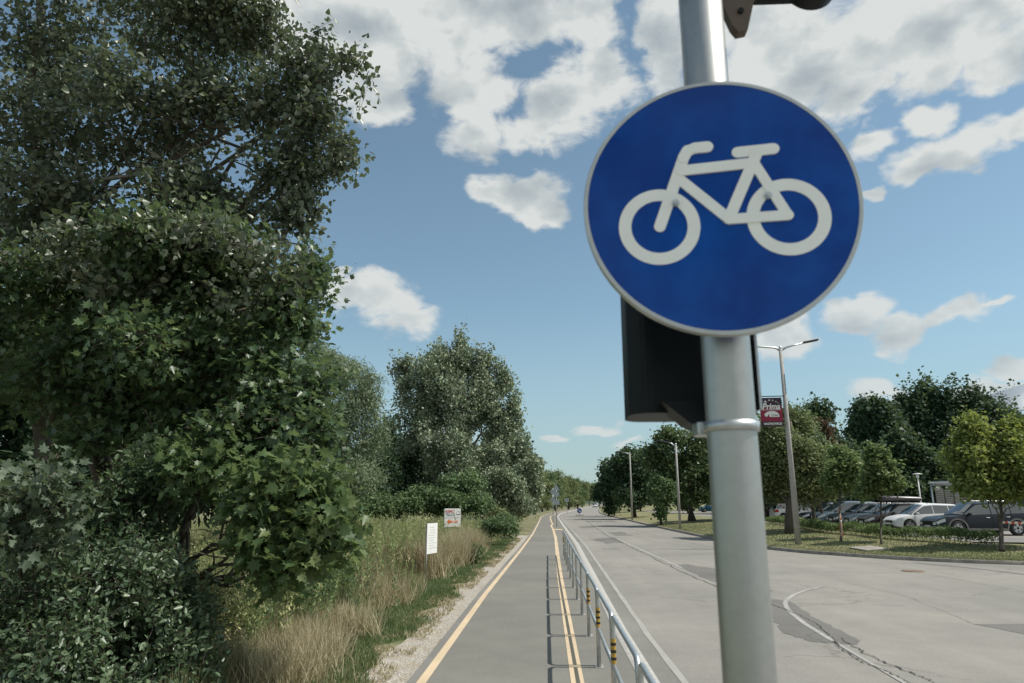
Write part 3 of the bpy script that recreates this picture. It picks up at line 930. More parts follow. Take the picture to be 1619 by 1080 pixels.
for k in range(3):
    bm = bmesh.new()
    pth = []
    for s in range(21):
        a = rad(-30 + 240 * s / 20); pth.append((.115 * math.cos(a), .115 * math.sin(a)))
    A = [bm.verts.new((x, .101, z)) for x, z in pth]; B = [bm.verts.new((x * .98, .26, z * .98 + .0)) for x, z in pth]
    for i in range(20): bm.faces.new((A[i], A[i + 1], B[i + 1], B[i]))
    o = obj('visor', bm, M_black, tl); o.location = (0, 0, .13 + .255 * k)
    bm = bmesh.new(); disc(bm, .1, .103, 32, .100)
    obj('lens', bm, M_dkgrey, tl).location = (0, 0, .13 + .255 * k)
bm = bmesh.new()
prism(bm, [(-.09, .02), (.06, .02), (.06, -.045), (.00, -.045), (-.03, -.03)], -.16, -.06)
obj('arm', bm, M_black, tl)
bm = bmesh.new(); tube(bm, [(.044, -.24, -.060), (.044, -.24, -.040)], .060, 32); box(bm, (.0, -.19, -.05), (.05, .06, .03), bevel=.004)
obj('clamp', bm, M_galv, tl)
bm = bmesh.new(); box(bm, (.163, -.05, .36), (.006, .06, .70)); 
obj('lit_side_strip', bm, M_galv, tl)  # pale strip painting the sunlit side face of the black housing
bm = bmesh.new(); tube(bm, [(.166, -.06, .24), (.170, -.06, .24)], .007, 10); obj('screw', bm, M_black, tl)

# upper signal on a bracket, mostly above the picture
tu = thing('traffic_light', 'round dark visor of the upper signal on a bracket right of the pole top', 'traffic light', (.78, 1.70, 3.31))
bm = bmesh.new()
pth = [(.072 * math.cos(2 * PI * s / 32), .072 * math.sin(2 * PI * s / 32)) for s in range(32)]
A = [bm.verts.new((x, -.20, z)) for x, z in pth]; B = [bm.verts.new((x, .03, z)) for x, z in pth]
for i in range(32): bm.faces.new((A[i], A[(i + 1) % 32], B[(i + 1) % 32], B[i])).smooth = True
bm.faces.new(B)
obj('visor', bm, M_black, tu).location = (0, 0, .135)
bm = bmesh.new(); rounded_prism(bm, -.13, .13, .035, .22, .24, .80, .04); obj('housing', bm, M_black, tu)
bm = bmesh.new()
prism(bm, [(-.33, .06), (-.17, .06), (-.215, -.02), (-.240, -.115), (-.265, -.12), (-.278, -.10), (-.31, .0)], -.13, -.10)
obj('bracket_plate', bm, M_brownmetal, tu)
bm = bmesh.new(); box(bm, (-.26, -.07, .10), (.12, .12, .12), bevel=.008); obj('bracket_box', bm, M_brownmetal, tu)
bm = bmesh.new(); tube(bm, [(-.255, -.136, -.06), (-.255, -.130, -.06)], .008, 12); obj('screw', bm, M_black, tu)
bm = bmesh.new(); tube(bm, [(-.445, -.17, -.005), (-.415, -.17, -.005)], .016, 12); tube(bm, [(-.368, -.17, -.02), (-.368, -.17, .02)], .060, 32); obj('clamp', bm, M_brownmetal, tu)

# ------------------------------------------------------------------ railing
def railing_panel():
    t = thing('railing_panel', 'x', 'railing', (0, 0, 0), 0, 'tubular metal railing panels beside the cycle path')
    H, Lh, r, q = .91, .952, .0235, .13
    pts = [(0, -Lh, 0), (0, -Lh, H - q)]
    for k in range(1, 7):
        a = rad(90 * k / 6); pts.append((0, -Lh + q - q * math.cos(a), H - q + q * math.sin(a)))
    for k in range(0, 7):
        a = rad(90 * k / 6); pts.append((0, Lh - q + q * math.sin(a), H - q + q * math.cos(a)))
    pts += [(0, Lh, 0)]
    bm = bmesh.new(); tube(bm, pts, r, 16); obj('frame', bm, M_galv, t)
    bm = bmesh.new(); tube(bm, [(0, -Lh + .01, .445), (0, Lh - .01, .445)], .0205, 14); obj('middle_rail', bm, M_galv, t)
    for s in (-1, 1):
        bm = bmesh.new(); box(bm, (0, s * Lh, .004), (.11, .075, .008)); obj('base_plate', bm, M_concrete, t)
    bm = bmesh.new(); tube(bm, [(0, Lh, .47), (0, Lh, .70)], r + .0012, 16, caps=False); o = obj('warning_tape', bm, M_yellow, t); o['label'] = 'yellow tape with black bands'
    for k in range(3):
        bm = bmesh.new()
        z = .505 + .066 * k; tube(bm, [(0, Lh, z), (0, Lh, z + .026)], r + .0024, 16, caps=False)
        obj('black_band', bm, M_tapeblk, o)
    return t
ordn = ['nearest', 'second nearest', 'third nearest', 'fourth nearest', 'fifth nearest', 'sixth nearest', 'seventh nearest', 'eighth nearest', 'ninth nearest', 'tenth nearest', 'last but one', 'farthest']
pan = railing_panel()
for k in range(12):
    o = pan if k == 0 else copy_tree(pan)
    if 4 <= k <= 10:
        for ch in list(o.children):
            if ch.name.startswith('warning_tape'):
                for g in list(ch.children): bpy.data.objects.remove(g)
                bpy.data.objects.remove(ch)
    Yc = 9.19 + 2.0 * (k - 2) - .952
    o.location = (.65 if Yc < 18 else .65 + (Yc - 18) * .004, Yc, 0)
    o['label'] = ordn[k] + ' panel of the grey tube railing along the cycle path'

# ------------------------------------------------------------------ street lamps
def lamp_post(name, label, x, Y, z, H, arms, group, rz=0, r0=.15, r1=.085, lean=0):
    t = thing(name, label, 'street lamp', (x, Y, z), rz, group)
    bm = bmesh.new(); tube(bm, [(0, 0, -.2), (lean * .5, 0, H * .5), (lean, 0, H)], [r0, (r0 + r1) / 2, r1], 8); obj('post', bm, M_concrete, t)
    bm = bmesh.new(); tube(bm, [(lean, 0, H - .02), (lean, 0, H + .12)], .06, 10); obj('cap', bm, M_galv, t)
    for dx, dz in arms:
        s = 1 if dx > 0 else -1
        bm = bmesh.new()
        tube(bm, [(lean, 0, H - .1), (lean + .25 * s, 0, H + .06), (lean + dx * .5, 0, H + .06 + dz * .45), (lean + dx, 0, H + .06 + dz)], [.055, .05, .042, .035], 8)
        obj('arm', bm, M_galv, t)
        bm = bmesh.new(); a = math.atan2(dz, dx) if s > 0 else math.atan2(dz, -dx)
        box(bm, (lean + dx + .30 * s, 0, H + .08 + dz + .30 * math.tan(a)), (.72, .26, .08), Matrix.Rotation(-a * s if s > 0 else a, 3, 'Y'), .02)
        obj('lamp_head', bm, M_dkgrey, t)
    return t
GL = 'street lamps along the far side of the road'
lamp_post('street_lamp', 'tall concrete street lamp with two arms carrying the small shop banner', 11.38, 32.6, .2, 8.95, [(1.15, .22), (-1.75, .10)], GL)
lamp_post('street_lamp', 'concrete street lamp with one short arm, nearest one left of the foreground pole', 9.75, 51.7, .05, 6.05, [(-.55, .12)], GL, r0=.10, r1=.07)
lamp_post('street_lamp', 'slender concrete street lamp between the two far roadside tree groups', 9.55, 78, .03, 7.2, [(-.9, .1)], GL, r0=.11, r1=.07)
lamp_post('street_lamp', 'short looking concrete street lamp farthest along the verge', 9.75, 100, .03, 4.3, [(-.3, .05)], GL, r0=.12, r1=.09)
lamp_post('street_lamp', 'distant street lamp at the road bend', 15.9, 205, 0, 7.5, [(-.8, .1)], GL, r0=.2, r1=.16)

# park lamp with a disc cap
t = thing('park_lamp', 'short white post lamp with round disc top behind the parked cars', 'lamp', (*at(1456, 795, 60)[:2], .39))
bm = bmesh.new(); tube(bm, [(0, 0, 0), (0, 0, 3.55)], [.07, .05], 10); obj('post', bm, M_white, t)
bm = bmesh.new(); tube(bm, [(0, 0, 3.55), (0, 0, 3.85)], [.11, .13], 14); obj('lantern', bm, M_lamp, t)
bm = bmesh.new(); tube(bm, [(0, 0, 3.85), (0, 0, 3.88), (0, 0, 3.94)], [.38, .38, .10], 24); obj('disc_cap', bm, M_white, t)

# banner on the near lamp
c = at(1219.5, 651, 32.55)
bn_ = thing('banner', 'dark red supermarket banner with white writing hanging from the two armed street lamp', 'banner', tuple(c), rad(-5))
M_bred = plain('banner_red', (.24, .012, .045), .6, var=.05)
M_bdark = plain('banner_dark', (.035, .012, .03), .6, var=.05)
BW, BH = 1.0, 1.32
bm = bmesh.new(); box(bm, (0, 0, 0), (BW, .02, BH)); obj('banner_cloth', bm, M_bred, bn_)
for z, h in ((.46, .40), (-.56, .20)):
    bm = bmesh.new(); box(bm, (0, -.0125, z), (BW, .004, h)); obj('dark_field', bm, M_bdark, bn_)
bm = bmesh.new(); box(bm, (0, -.016, .08), (BW * .86, .004, .016)); obj('rule', bm, M_white, bn_)
for nm, z, hl in (('top_bar', BH / 2 + .07, .9), ('bottom_bar', -BH / 2 - .03, .6)):
    bm = bmesh.new(); tube(bm, [(-hl * .62, 0, z), (.62, 0, z)], .022, 8); obj(nm, bm, M_dkgrey, bn_)
writing('shop_name', 'Prima', .40, M_white, bn_, (0, -.022, .235), shear=.22, bold=.012, xs=.86)
writing('place_name', 'NAGYKOVÁCSI', .135, M_white, bn_, (0.02, -.022, -.57), bold=.006, xs=.86)
bm = bmesh.new()
for sx, sz, sr in ((-.24, .47, .11), (-.06, .545, .075), (.10, .53, .06), (.24, .47, .05), (.33, .41, .04)):
    pts = []
    for k in range(8):
        r_ = sr if k % 2 == 0 else sr * .26
        pts.append((sx + r_ * math.cos(k * PI / 4), sz + r_ * math.sin(k * PI / 4)))
    prism(bm, pts, -.020, -.014)
obj('stars', bm, M_white, bn_)
bm = bmesh.new()
poly = [(-.34, -.13), (-.22, -.02), (-.05, .03), (.12, .03), (.26, -.03), (.33, -.13), (.35, -.25), (-.10, -.25), (-.11, -.15), (-.15, -.12), (-.17, -.19), (-.25, -.25)]
prism(bm, poly, -.020, -.014); obj('turn_arrow', bm, M_white, bn_)
writing('distance', '1,7 km', .11, M_bdark, bn_, (.13, -.024, -.175), bold=.003)

# ------------------------------------------------------------------ signs on the left
c = at(715.5, 818.5, 30)
t = thing('direction_sign', 'square white sign with orange arrow pointing left above the tall grass', 'sign', tuple(c), rad(26))
k = px_m(715, 818, 30)
Wd, Hd = 27 * k, 28 * k
bm = bmesh.new(); box(bm, (0, 0, 0), (Wd, .02, Hd), bevel=.004); obj('panel', bm, M_white, t)
for s in (-.38, .38):
    bm = bmesh.new(); tube(bm, [(s * Wd, .03, -c[2] - .1), (s * Wd, .03, Hd * .45)], .02, 8); obj('post', bm, M_galv, t)
M_sred = plain('sign_red', (.42, .05, .04), .5); M_sblue = plain('sign_blue', (.05, .10, .16), .5); M_sor = plain('sign_orange', (.70, .16, .03), .5)
writing('top_line', 'REMO', .185 * Wd / .8, M_sred, t, (-.17 * Wd, -.0125, .33 * Hd), bold=.004, xs=.92)
writing('second_line', 'TRUCK', .175 * Wd / .8, M_sblue, t, (-.14 * Wd, -.0125, .145 * Hd), bold=.004, xs=.86)
bm = bmesh.new(); box(bm, (-.02 * Wd, -.012, -.01 * Hd), (.86 * Wd, .002, .012)); obj('small_line', bm, M_sblue, t)
bm = bmesh.new(); prism(bm, [(-.36 * Wd, -.22 * Hd), (-.19 * Wd, -.36 * Hd), (-.17 * Wd, -.29 * Hd), (.33 * Wd, -.28 * Hd), (.33 * Wd, -.16 * Hd), (-.17 * Wd, -.16 * Hd), (-.19 * Wd, -.08 * Hd)], -.0135, -.010); obj('arrow', bm, M_sor, t)
writing('arrow_text', '200 m', .10, M_white, t, (.12 * Wd, -.0145, -.222 * Hd), bold=.003)
bm = bmesh.new(); ringshape(bm, 0, 0, .085, .074, -.0125, -.010, 32); box(bm, (0, -.0125, -.05), (.17, .003, .022)); o = obj('emblem', bm, M_sblue, t); o.location = (.34 * Wd, 0, .24 * Hd)

c = at(683, 851, 18.3)
k = px_m(683, 851, 18.3)
t = thing('notice_board', 'narrow white notice board on a thin metal post turned away in the grass', 'sign', tuple(c), rad(74))
Wd, Hd = .62, 46 * k
bm = bmesh.new(); box(bm, (0, 0, 0), (Wd, .015, Hd), Matrix.Rotation(0, 3, 'Y')); obj('panel', bm, M_white, t)
bm = bmesh.new(); tube(bm, [(-Wd * .42, .03, -c[2] - .1), (-Wd * .42, .03, Hd * .45)], .022, 8); obj('post', bm, M_galv, t)
bm = bmesh.new()
for q in range(9):
    box(bm, (random.uniform(-.04, .04), -.0095, Hd * (.36 - .085 * q)), (Wd * random.uniform(.4, .75), .002, .012))
obj('printed_lines', bm, plain('faint_print', (.45, .47, .47), .6), t)

def grey_sign_post(label, x, y, Y, shapes, H, group=None):
    b = at(x, y, Y); t = thing('road_sign', label, 'road sign', (b[0], b[1], 0), 0, group)
    bm = bmesh.new(); tube(bm, [(0, 0, -.1), (0, 0, H)], .035, 10); obj('post', bm, M_galv, t)
    for kind, z, s in shapes:
        bm = bmesh.new()
        if kind == 'tri': prism(bm, [(-s / 2, -s * .43), (s / 2, -s * .43), (0, s * .43)], -.07, -.05)
        elif kind == 'rect': box(bm, (0, -.06, 0), (s, .015, s * .8))
        else: disc(bm, s / 2, -.07, 28, -.05)
        o = obj({'tri': 'triangle_plate', 'rect': 'square_plate', 'disc': 'round_plate'}[kind], bm, M_signback, t); o.location = (0, 0, z)
    return t
GS = 'grey sign backs where the path bends'
grey_sign_post('post with grey triangular plate above a round and a square plate beside the path', 880.2, 833, 57, [('tri', 3.15, .62), ('disc', 2.6, .5), ('rect', 1.95, .5)], 3.4, GS)
grey_sign_post('thinner post with small round plate just behind the triangular sign', 874.6, 826, 67, [('disc', 2.9, .5), ('rect', 2.2, .45)], 3.2, GS)
grey_sign_post('small square grey plate on a post farther along the path', 896.5, 808, 125, [('rect', 2.3, .75)], 2.6, GS)
b = at(916.2, 813.7, 110)
t = thing('island_sign', 'blue round arrow sign standing on the little traffic island in mid road', 'road sign', (b[0], b[1], ZR))
bm = bmesh.new(); tube(bm, [(0, 0, 0), (0, 0, .75)], .05, 10); obj('post', bm, M_galv, t)
bm = bmesh.new(); disc(bm, .36, -.06, 32, -.04); o = obj('plate', bm, M_blue, t); o.location = (0, 0, .72)
bm = bmesh.new(); capsule(bm, [(-.18, .18), (.15, -.15)], .07, -.075, -.062); capsule(bm, [(.15, -.15), (.15, .06)], .06, -.076, -.062); capsule(bm, [(.15, -.15), (-.06, -.15)], .06, -.077, -.062); obj('arrow', bm, M_symbol, o)
bm = bmesh.new(); box(bm, (b[0] + .1, 110.6, ZR + .06), (1.1, 2.6, .12), bevel=.03); o = obj('traffic_island', bm, M_kerb); structure(o)

b = at(1331.5, 852, 36)
t = thing('marker_post', 'orange and white marker post standing in the hedge before the dark parked cars', 'bollard', (b[0], b[1], .3))
for i, (z0, z1, m_) in enumerate(((0, .62, M_orange), (.62, .80, M_white), (.80, .98, M_orange), (.98, 1.14, M_white), (1.14, 1.28, M_orange))):
    bm = bmesh.new(); tube(bm, [(0, 0, z0), (0, 0, z1)], .065 - .004 * i, 12); obj('band', bm, m_, t)
bm = bmesh.new(); bmesh.ops.create_uvsphere(bm, u_segments=12, v_segments=8, radius=.055); obj('knob', bm, M_orange, t).location = (0, 0, 1.31)

# ------------------------------------------------------------------ low wooden fence along the trees on the left
ft = thing('wooden_fence', 'low weathered wooden fence under the trees on the left of the path', 'fence', (-4.2, 60, 0))
fp = [(-3.9, 58), (-3.6, 66), (-3.2, 76), (-2.9, 88), (-2.4, 102), (-1.2, 118)]
bmr = bmesh.new()
for (a, b_) in zip(fp, fp[1:]):
    n = 4
    for i in range(n):
        x = a[0] + (b_[0] - a[0]) * i / n; Y = a[1] + (b_[1] - a[1]) * i / n
        bm = bmesh.new(); box(bm, (x + 4.2, Y - 60, .7), (.16, .16, 1.5), bevel=.02); obj('post', bm, M_wood, ft)
    for z in (.45, .9, 1.3):
        tube(bmr, [(a[0] + 4.2, a[1] - 60, z), (b_[0] + 4.2, b_[1] - 60, z)], .05, 6)
obj('rails', bmr, M_wood, ft)

# ------------------------------------------------------------------ cars
CARP = {
 # L, W, H, wheel radius, belt profile, roof profile (x from rear -.5 to front .5 of the length)
 'suv':   dict(L=4.66, W=1.80, H=1.60, wr=.355, wb=(-.305, .295), belt=[(-.5, .60), (-.49, .66), (-.44, .64), (-.1, .60), (.16, .585), (.27, .575), (.42, .53), (.485, .46), (.5, .38)], roof=[(-.478, .68), (-.425, .93), (-.37, .985), (-.1, 1.0), (.07, .965), (.235, .60)], clad=True, rails=True),
 'hatch': dict(L=3.95, W=1.70, H=1.50, wr=.315, wb=(-.325, .315), belt=[(-.5, .58), (-.485, .66), (-.43, .66), (-.1, .62), (.16, .60), (.28, .58), (.43, .50), (.487, .42), (.5, .36)], roof=[(-.475, .69), (-.425, .90), (-.36, .97), (-.05, 1.0), (.08, .965), (.28, .59)]),
 'estate':dict(L=4.60, W=1.76, H=1.47, wr=.32, wb=(-.295, .30), belt=[(-.5, .55), (-.49, .64), (-.44, .63), (-.1, .61), (.16, .60), (.26, .585), (.42, .52), (.485, .45), (.5, .37)], roof=[(-.48, .67), (-.44, .90), (-.37, .97), (-.05, 1.0), (.07, .97), (.235, .60)]),
 'sedan': dict(L=4.45, W=1.72, H=1.42, wr=.31, wb=(-.29, .30), belt=[(-.5, .58), (-.49, .67), (-.42, .69), (-.3, .68), (-.1, .64), (.16, .61), (.25, .60), (.42, .53), (.485, .46), (.5, .38)], roof=[(-.37, .70), (-.22, .93), (-.12, .985), (0, 1.0), (.08, .97), (.235, .62)]),
 'mpv':   dict(L=4.55, W=1.82, H=1.64, wr=.33, wb=(-.31, .30), belt=[(-.5, .52), (-.49, .60), (-.44, .59), (-.1, .57), (.2, .56), (.33, .54), (.43, .48), (.487, .42), (.5, .34)], roof=[(-.485, .64), (-.44, .91), (-.37, .975), (-.05, 1.0), (.08, .975), (.31, .57)]),
}
def paint(name, col, metal=.3):
    m, b, p, out = new_mat(name)
    p.inputs['Base Color'].default_value = (*col, 1)
    p.inputs['Metallic'].default_value = metal; p.inputs['Roughness'].default_value = .32
    p.inputs['Coat Weight'].default_value = .2; p.inputs['Coat Roughness'].default_value = .04; p.inputs['Specular IOR Level'].default_value = .35
    return m
M_chassis = plain('chassis', (.012, .012, .012), .8)
M_clad = plain('grey_cladding', (.20, .195, .175), .55)
M_plate = plain('number_plate', (.6, .6, .58), .4)
M_chrome = plain('chrome', (.6, .6, .6), .15, 1.0)

def make_car(label, kind, col, loc, rz, group='cars in the car park', cat='car', metal=.3, detail=True, roofbox=False):
    P = CARP[kind]; L, Wd, H, wr = P['L'], P['W'], P['H'], P['wr']
    t = thing('parked_car' if group == 'cars in the car park' else 'car', label, cat, loc, rz, group)
    if not isinstance(col, bpy.types.Material): col = paint('car_paint', col, metal)
    wx = [P['wb'][0] * L, P['wb'][1] * L]
    ns = 96
    X = np.linspace(-.5, .5, ns) * L
    for w_ in wx: X = np.append(X, w_ + wr * 1.16 * np.cos(np.linspace(0, PI, 15)))
    X = np.unique(np.round(X, 3))
    bx = np.array(P['belt']); rf = np.array(P['roof'])
    def sm(x, arr, lo=None):
        h = .018; return sum(np.interp(x / L + d * h, arr[:, 0], arr[:, 1], left=lo, right=lo) * w for d, w in ((-1, .25), (0, .5), (1, .25)))
    belt = np.array([sm(x, bx) for x in X]) * H
    r2 = np.vstack([[rf[0][0] - .001, 0], rf, [rf[-1][0] + .001, 0]])
    roof = np.array([sm(x, r2, 0) for x in X]) * H
    roof = np.maximum(roof, belt + .015)
    hw = Wd / 2 * (1 - .16 * np.clip((np.abs(X / L) - .36) / .14, 0, 1) ** 2.2)
    zb0 = .20 if kind != 'suv' else .26
    zb = np.full(len(X), zb0) + .10 * np.clip((np.abs(X / L) - .43) / .07, 0, 1)
    R = wr * 1.15
    for w_ in wx:
        d = np.abs(X - w_); inside = d < R
        zb[inside] = np.maximum(zb[inside], wr + np.sqrt(np.maximum(0, R * R - d[inside] ** 2)))
    def section(i):
        w, b_, rz_, z0 = hw[i], belt[i], roof[i], zb[i]
        h = max(0, rz_ - b_); mid = max(z0 + .02, .48 * b_ + .05)
        ye = w * .945 - .30 * h
        return [(0, z0), (w * .80, z0), (w * .985, z0 + .012), (w, max(mid, z0 + .03)), (w * .995, max(b_ - .12, z0 + .05)), (w * .945, b_),
                (w * .945 - .28 * h * .9 - .004, b_ + h * .90), (max(.05, ye - .10), b_ + h + .001), (max(.03, ye * .5), b_ + h + .022), (0, b_ + h + .028)]
    V = []; F = []; K = 19
    for i, x in enumerate(X):
        s = section(i)
        row = [(x, y, z) for y, z in s] + [(x, -y, z) for y, z in s[-2:0:-1]]
        V += row
    K = len(row)
    for i in range(len(X) - 1):
        for k in range(K):
            a = i * K + k; b_ = i * K + (k + 1) % K
            F.append((a, b_, b_ + K, a + K))
    F.append(tuple(range(K))[::-1]); F.append(tuple((len(X) - 1) * K + k for k in range(K)))
    body = polymesh('body', V, F, col, t, smooth=True)
    me = body.data
    bmx = bmesh.new(); bmx.from_mesh(me)
    bmesh.ops.recalc_face_normals(bmx, faces=bmx.faces)
    for e in bmx.edges:
        if len(e.link_faces) == 2 and e.calc_face_angle() > rad(38): e.smooth = False
    bmx.to_mesh(me); bmx.free()
    def interp_sec(x):
        i = int(np.clip(np.searchsorted(X, x) - 1, 0, len(X) - 2)); f = (x - X[i]) / (X[i + 1] - X[i])
        a, b_ = section(i), section(i + 1)
        return [(p[0] + (q[0] - p[0]) * f, p[1] + (q[1] - p[1]) * f) for p, q in zip(a, b_)]
    # inside of the wheel wells and the floor
    bm = bmesh.new(); box(bm, (0, 0, .33), (L * .86, Wd * .80, .22)); obj('underbody', bm, M_chassis, t)
    # side windows
    xa, xb = rf[0][0] * L, rf[-1][0] * L
    for s in (-1, 1):
        cuts = [xa + .10, xa + (xb - xa) * .30, xa + (xb - xa) * .58, xb - .12]
        if kind == 'sedan': cuts = [xa + .30, xa + (xb - xa) * .52, xb - .12]
        for c0, c1 in zip(cuts, cuts[1:]):
            Vw = []; n = 14
            for i in range(n + 1):
                x = c0 + .025 + (c1 - c0 - .05) * i / n
                sc = interp_sec(x); (y5, z5), (y6, z6) = sc[5], sc[6]
                hh = z6 - z5
                lo, hi = .09, .93
                if hh < .07: lo = hi = .5
                for f in (lo, hi): Vw.append((x, s * (y5 + (y6 - y5) * f + .006), z5 + hh * f))
            Fw = [(2 * i, 2 * i + 1, 2 * i + 3, 2 * i + 2) for i in range(n) if abs(Vw[2 * i + 1][2] - Vw[2 * i][2]) > .01 or abs(Vw[2 * i + 3][2] - Vw[2 * i + 2][2]) > .01]
            if Fw: polymesh('side_window', Vw, Fw, M_glass, t, smooth=True)
    # windscreen and rear window follow the slope of the roof ends
    def slope(name, x0, x1):
        Vw = []; n, m_ = 8, 6
        for i in range(n + 1):
            x = x0 + (x1 - x0) * i / n
            sc = interp_sec(x); (y7, z7), (y8, z8), (y9, z9) = sc[7], sc[8], sc[9]
            for j in range(-m_, m_ + 1):
                f = abs(j) / m_; y = f * (y7 + .03)
                z = np.interp(y, [0, y8, y7 + .1], [z9, z8, z7 - .012])
                Vw.append((x + (.010 if x > 0 else -.010), math.copysign(y, j), z + .010))
        w_ = 2 * m_ + 1
        polymesh(name, Vw, [(i * w_ + j, i * w_ + j + 1, (i + 1) * w_ + j + 1, (i + 1) * w_ + j) for i in range(n) for j in range(w_ - 1)], M_glass, t, smooth=True)
    slope('windscreen', rf[-1][0] * L - .06, rf[-2][0] * L + .03)
    slope('rear_window', rf[0][0] * L + .05, rf[1][0] * L + .02 if kind != 'sedan' else rf[1][0] * L - .02)
    # wheels
    for w_ in wx:
        for s in (-1, 1):
            bm = bmesh.new(); yy = Wd / 2 - .20
            prof = [(wr * .62, 0), (wr * .93, 0), (wr, .03), (wr, .17), (wr * .93, .20), (wr * .62, .20)]
            seg = 28; rg = []
            for k in range(seg):
                a = 2 * PI * k / seg
                rg.append([bm.verts.new((w_ + r * math.cos(a), s * (yy + y), wr + r * math.sin(a))) for r, y in prof])
            for k in range(seg):
                A, B = rg[k], rg[(k + 1) % seg]
                for i in range(len(prof) - 1): bm.faces.new((A[i], A[i + 1], B[i + 1], B[i]))
            wo_ = obj('wheel', bm, M_rubber, t, True)
            bm = bmesh.new()
            for k in range(5):
                a = 2 * PI * k / 5 + .3; ca, sa = math.cos(a), math.sin(a)
                pts = []
                for rr, hwid in ((.05, .05), (wr * .60, .085)):
                    pts.append((rr, hwid * wr / .33))
                quad = [(pts[0][0], -pts[0][1]), (pts[1][0], -pts[1][1] * .8), (pts[1][0], pts[1][1] * .8), (pts[0][0], pts[0][1])]
                A = [bm.verts.new((w_ + r * ca - q * sa, s * (yy + .185), wr + r * sa + q * ca)) for r, q in quad]
                bm.faces.new(A)
            R_ = []
            for k in range(28):
                a = 2 * PI * k / 28
                R_.append([bm.verts.new((w_ + r * math.cos(a), s * (yy + y), wr + r * math.sin(a))) for r, y in ((wr * .56, .188), (wr * .64, .195))])
            for k in range(28): bm.faces.new((R_[k][0], R_[k][1], R_[(k + 1) % 28][1], R_[(k + 1) % 28][0]))
            obj('rim', bm, M_rim, wo_)
            bm = bmesh.new()
            A = [bm.verts.new((w_ + wr * .6 * math.cos(2 * PI * k / 20), s * (yy + .12), wr + wr * .6 * math.sin(2 * PI * k / 20))) for k in range(20)]
            bm.faces.new(A); obj('brake_disc', bm, M_chassis, wo_)
    xf, xr = L / 2, -L / 2
    def wat(x): return float(np.interp(x, X, hw))
    def bat(x): return float(np.interp(x, X, belt))
    # lights lie along the front corners
    for s in (-1, 1):
        Vh = []
        for x in (xf - .40, xf - .27, xf - .15, xf - .05):
            w_ = wat(x) * .998
            zt = bat(x) - .035; hh = .15 if x < xf - .1 else .14
            Vh += [(x, s * (w_ + .008), zt - hh * (.5 if x < xf - .4 else 1)), (x, s * (w_ * .985 + .006), zt)]
        w_ = wat(xf) 
        Vh += [(xf + .010, s * w_ * .96, bat(xf - .05) - .19), (xf + .008, s * w_ * .94, bat(xf - .05) - .06)]
        Vh += [(xf + .014, s * w_ * .62, bat(xf) - .15), (xf + .012, s * w_ * .62, bat(xf) - .04)]
        polymesh('headlight', Vh, [(2 * i, 2 * i + 1, 2 * i + 3, 2 * i + 2) for i in range(5)], M_lamp, t)
        Vh = []
        for x in (xr + .30, xr + .14, xr + .03):
            w_ = wat(x); zt = bat(x) - .03
            Vh += [(x, s * (w_ + .008), zt - .22), (x, s * (w_ * .985 + .006), zt)]
        w_ = wat(xr)
        Vh += [(xr - .010, s * w_ * .94, bat(xr) - .20), (xr - .010, s * w_ * .92, bat(xr) - .01), (xr - .012, s * w_ * .68, bat(xr) - .20), (xr - .012, s * w_ * .68, bat(xr) - .01)]
        polymesh('tail_light', Vh, [(2 * i, 2 * i + 1, 2 * i + 3, 2 * i + 2) for i in range(4)], M_red, t)
        bm = bmesh.new(); box(bm, (xb - .30, s * (Wd / 2 + .07), bat(xb) + .09), (.12, .19, .13), bevel=.035); obj('mirror', bm, col, t)
    bm = bmesh.new(); w_ = wat(xf)
    box(bm, (xf + .002, 0, .44 * H * .62 + .10), (.03, w_ * 1.05, .13), bevel=.01); box(bm, (xf + .0, 0, .30), (.03, w_ * 1.35, .12), bevel=.01); obj('grille', bm, M_black, t)
    bm = bmesh.new(); box(bm, (xf + .022, 0, .42), (.012, .50, .11)); obj('number_plate', bm, M_plate, t)
    bm = bmesh.new(); box(bm, (xr - .012, 0, .62), (.012, .50, .11)); obj('number_plate', bm, M_plate, t)
    if detail:
        for s in (-1, 1):
            for x in (xa + (xb - xa) * .30, xa + (xb - xa) * .585, xb - .16):
                bm = bmesh.new()
                w_ = wat(x); box(bm, (x, s * (w_ + .001), (bat(x) + zb0) / 2 + .02), (.010, .006, bat(x) - zb0 - .14))
                obj('door_gap', bm, M_black, t)
            for x in (xa + (xb - xa) * .36, xa + (xb - xa) * .645):
                bm = bmesh.new(); box(bm, (x, s * (wat(x) + .012), bat(x) - .10), (.17, .025, .03), bevel=.008)
                obj('door_handle', bm, M_chrome if P.get('rails') else col, t)
            bm = bmesh.new(); box(bm, (0, s * Wd / 2 * .99, zb0 + .035), ((wx[1] - wx[0]) - 2 * R, .03, .09), bevel=.01)
            obj('sill', bm, M_clad if P.get('clad') else M_chassis, t)
    if P.get('clad'):
        for w_ in wx:
            for s in (-1, 1):
                Va = []
                for k in range(17):
                    a = PI * k / 16
                    for r in (R * 1.0, R * 1.2): Va.append((w_ + r * math.cos(a), s * (wat(w_ + r * math.cos(a)) + .014), wr + r * math.sin(a) - .02))
                polymesh('wheel_arch_trim', Va, [(2 * i, 2 * i + 1, 2 * i + 3, 2 * i + 2) for i in range(16)], M_clad, t)
        bm = bmesh.new(); box(bm, (xf - .14, 0, .36), (.34, Wd * .90, .18), bevel=.06); obj('front_bumper', bm, M_clad, t)
        bm = bmesh.new(); box(bm, (xr + .14, 0, .42), (.34, Wd * .90, .18), bevel=.06); obj('rear_bumper', bm, M_clad, t)
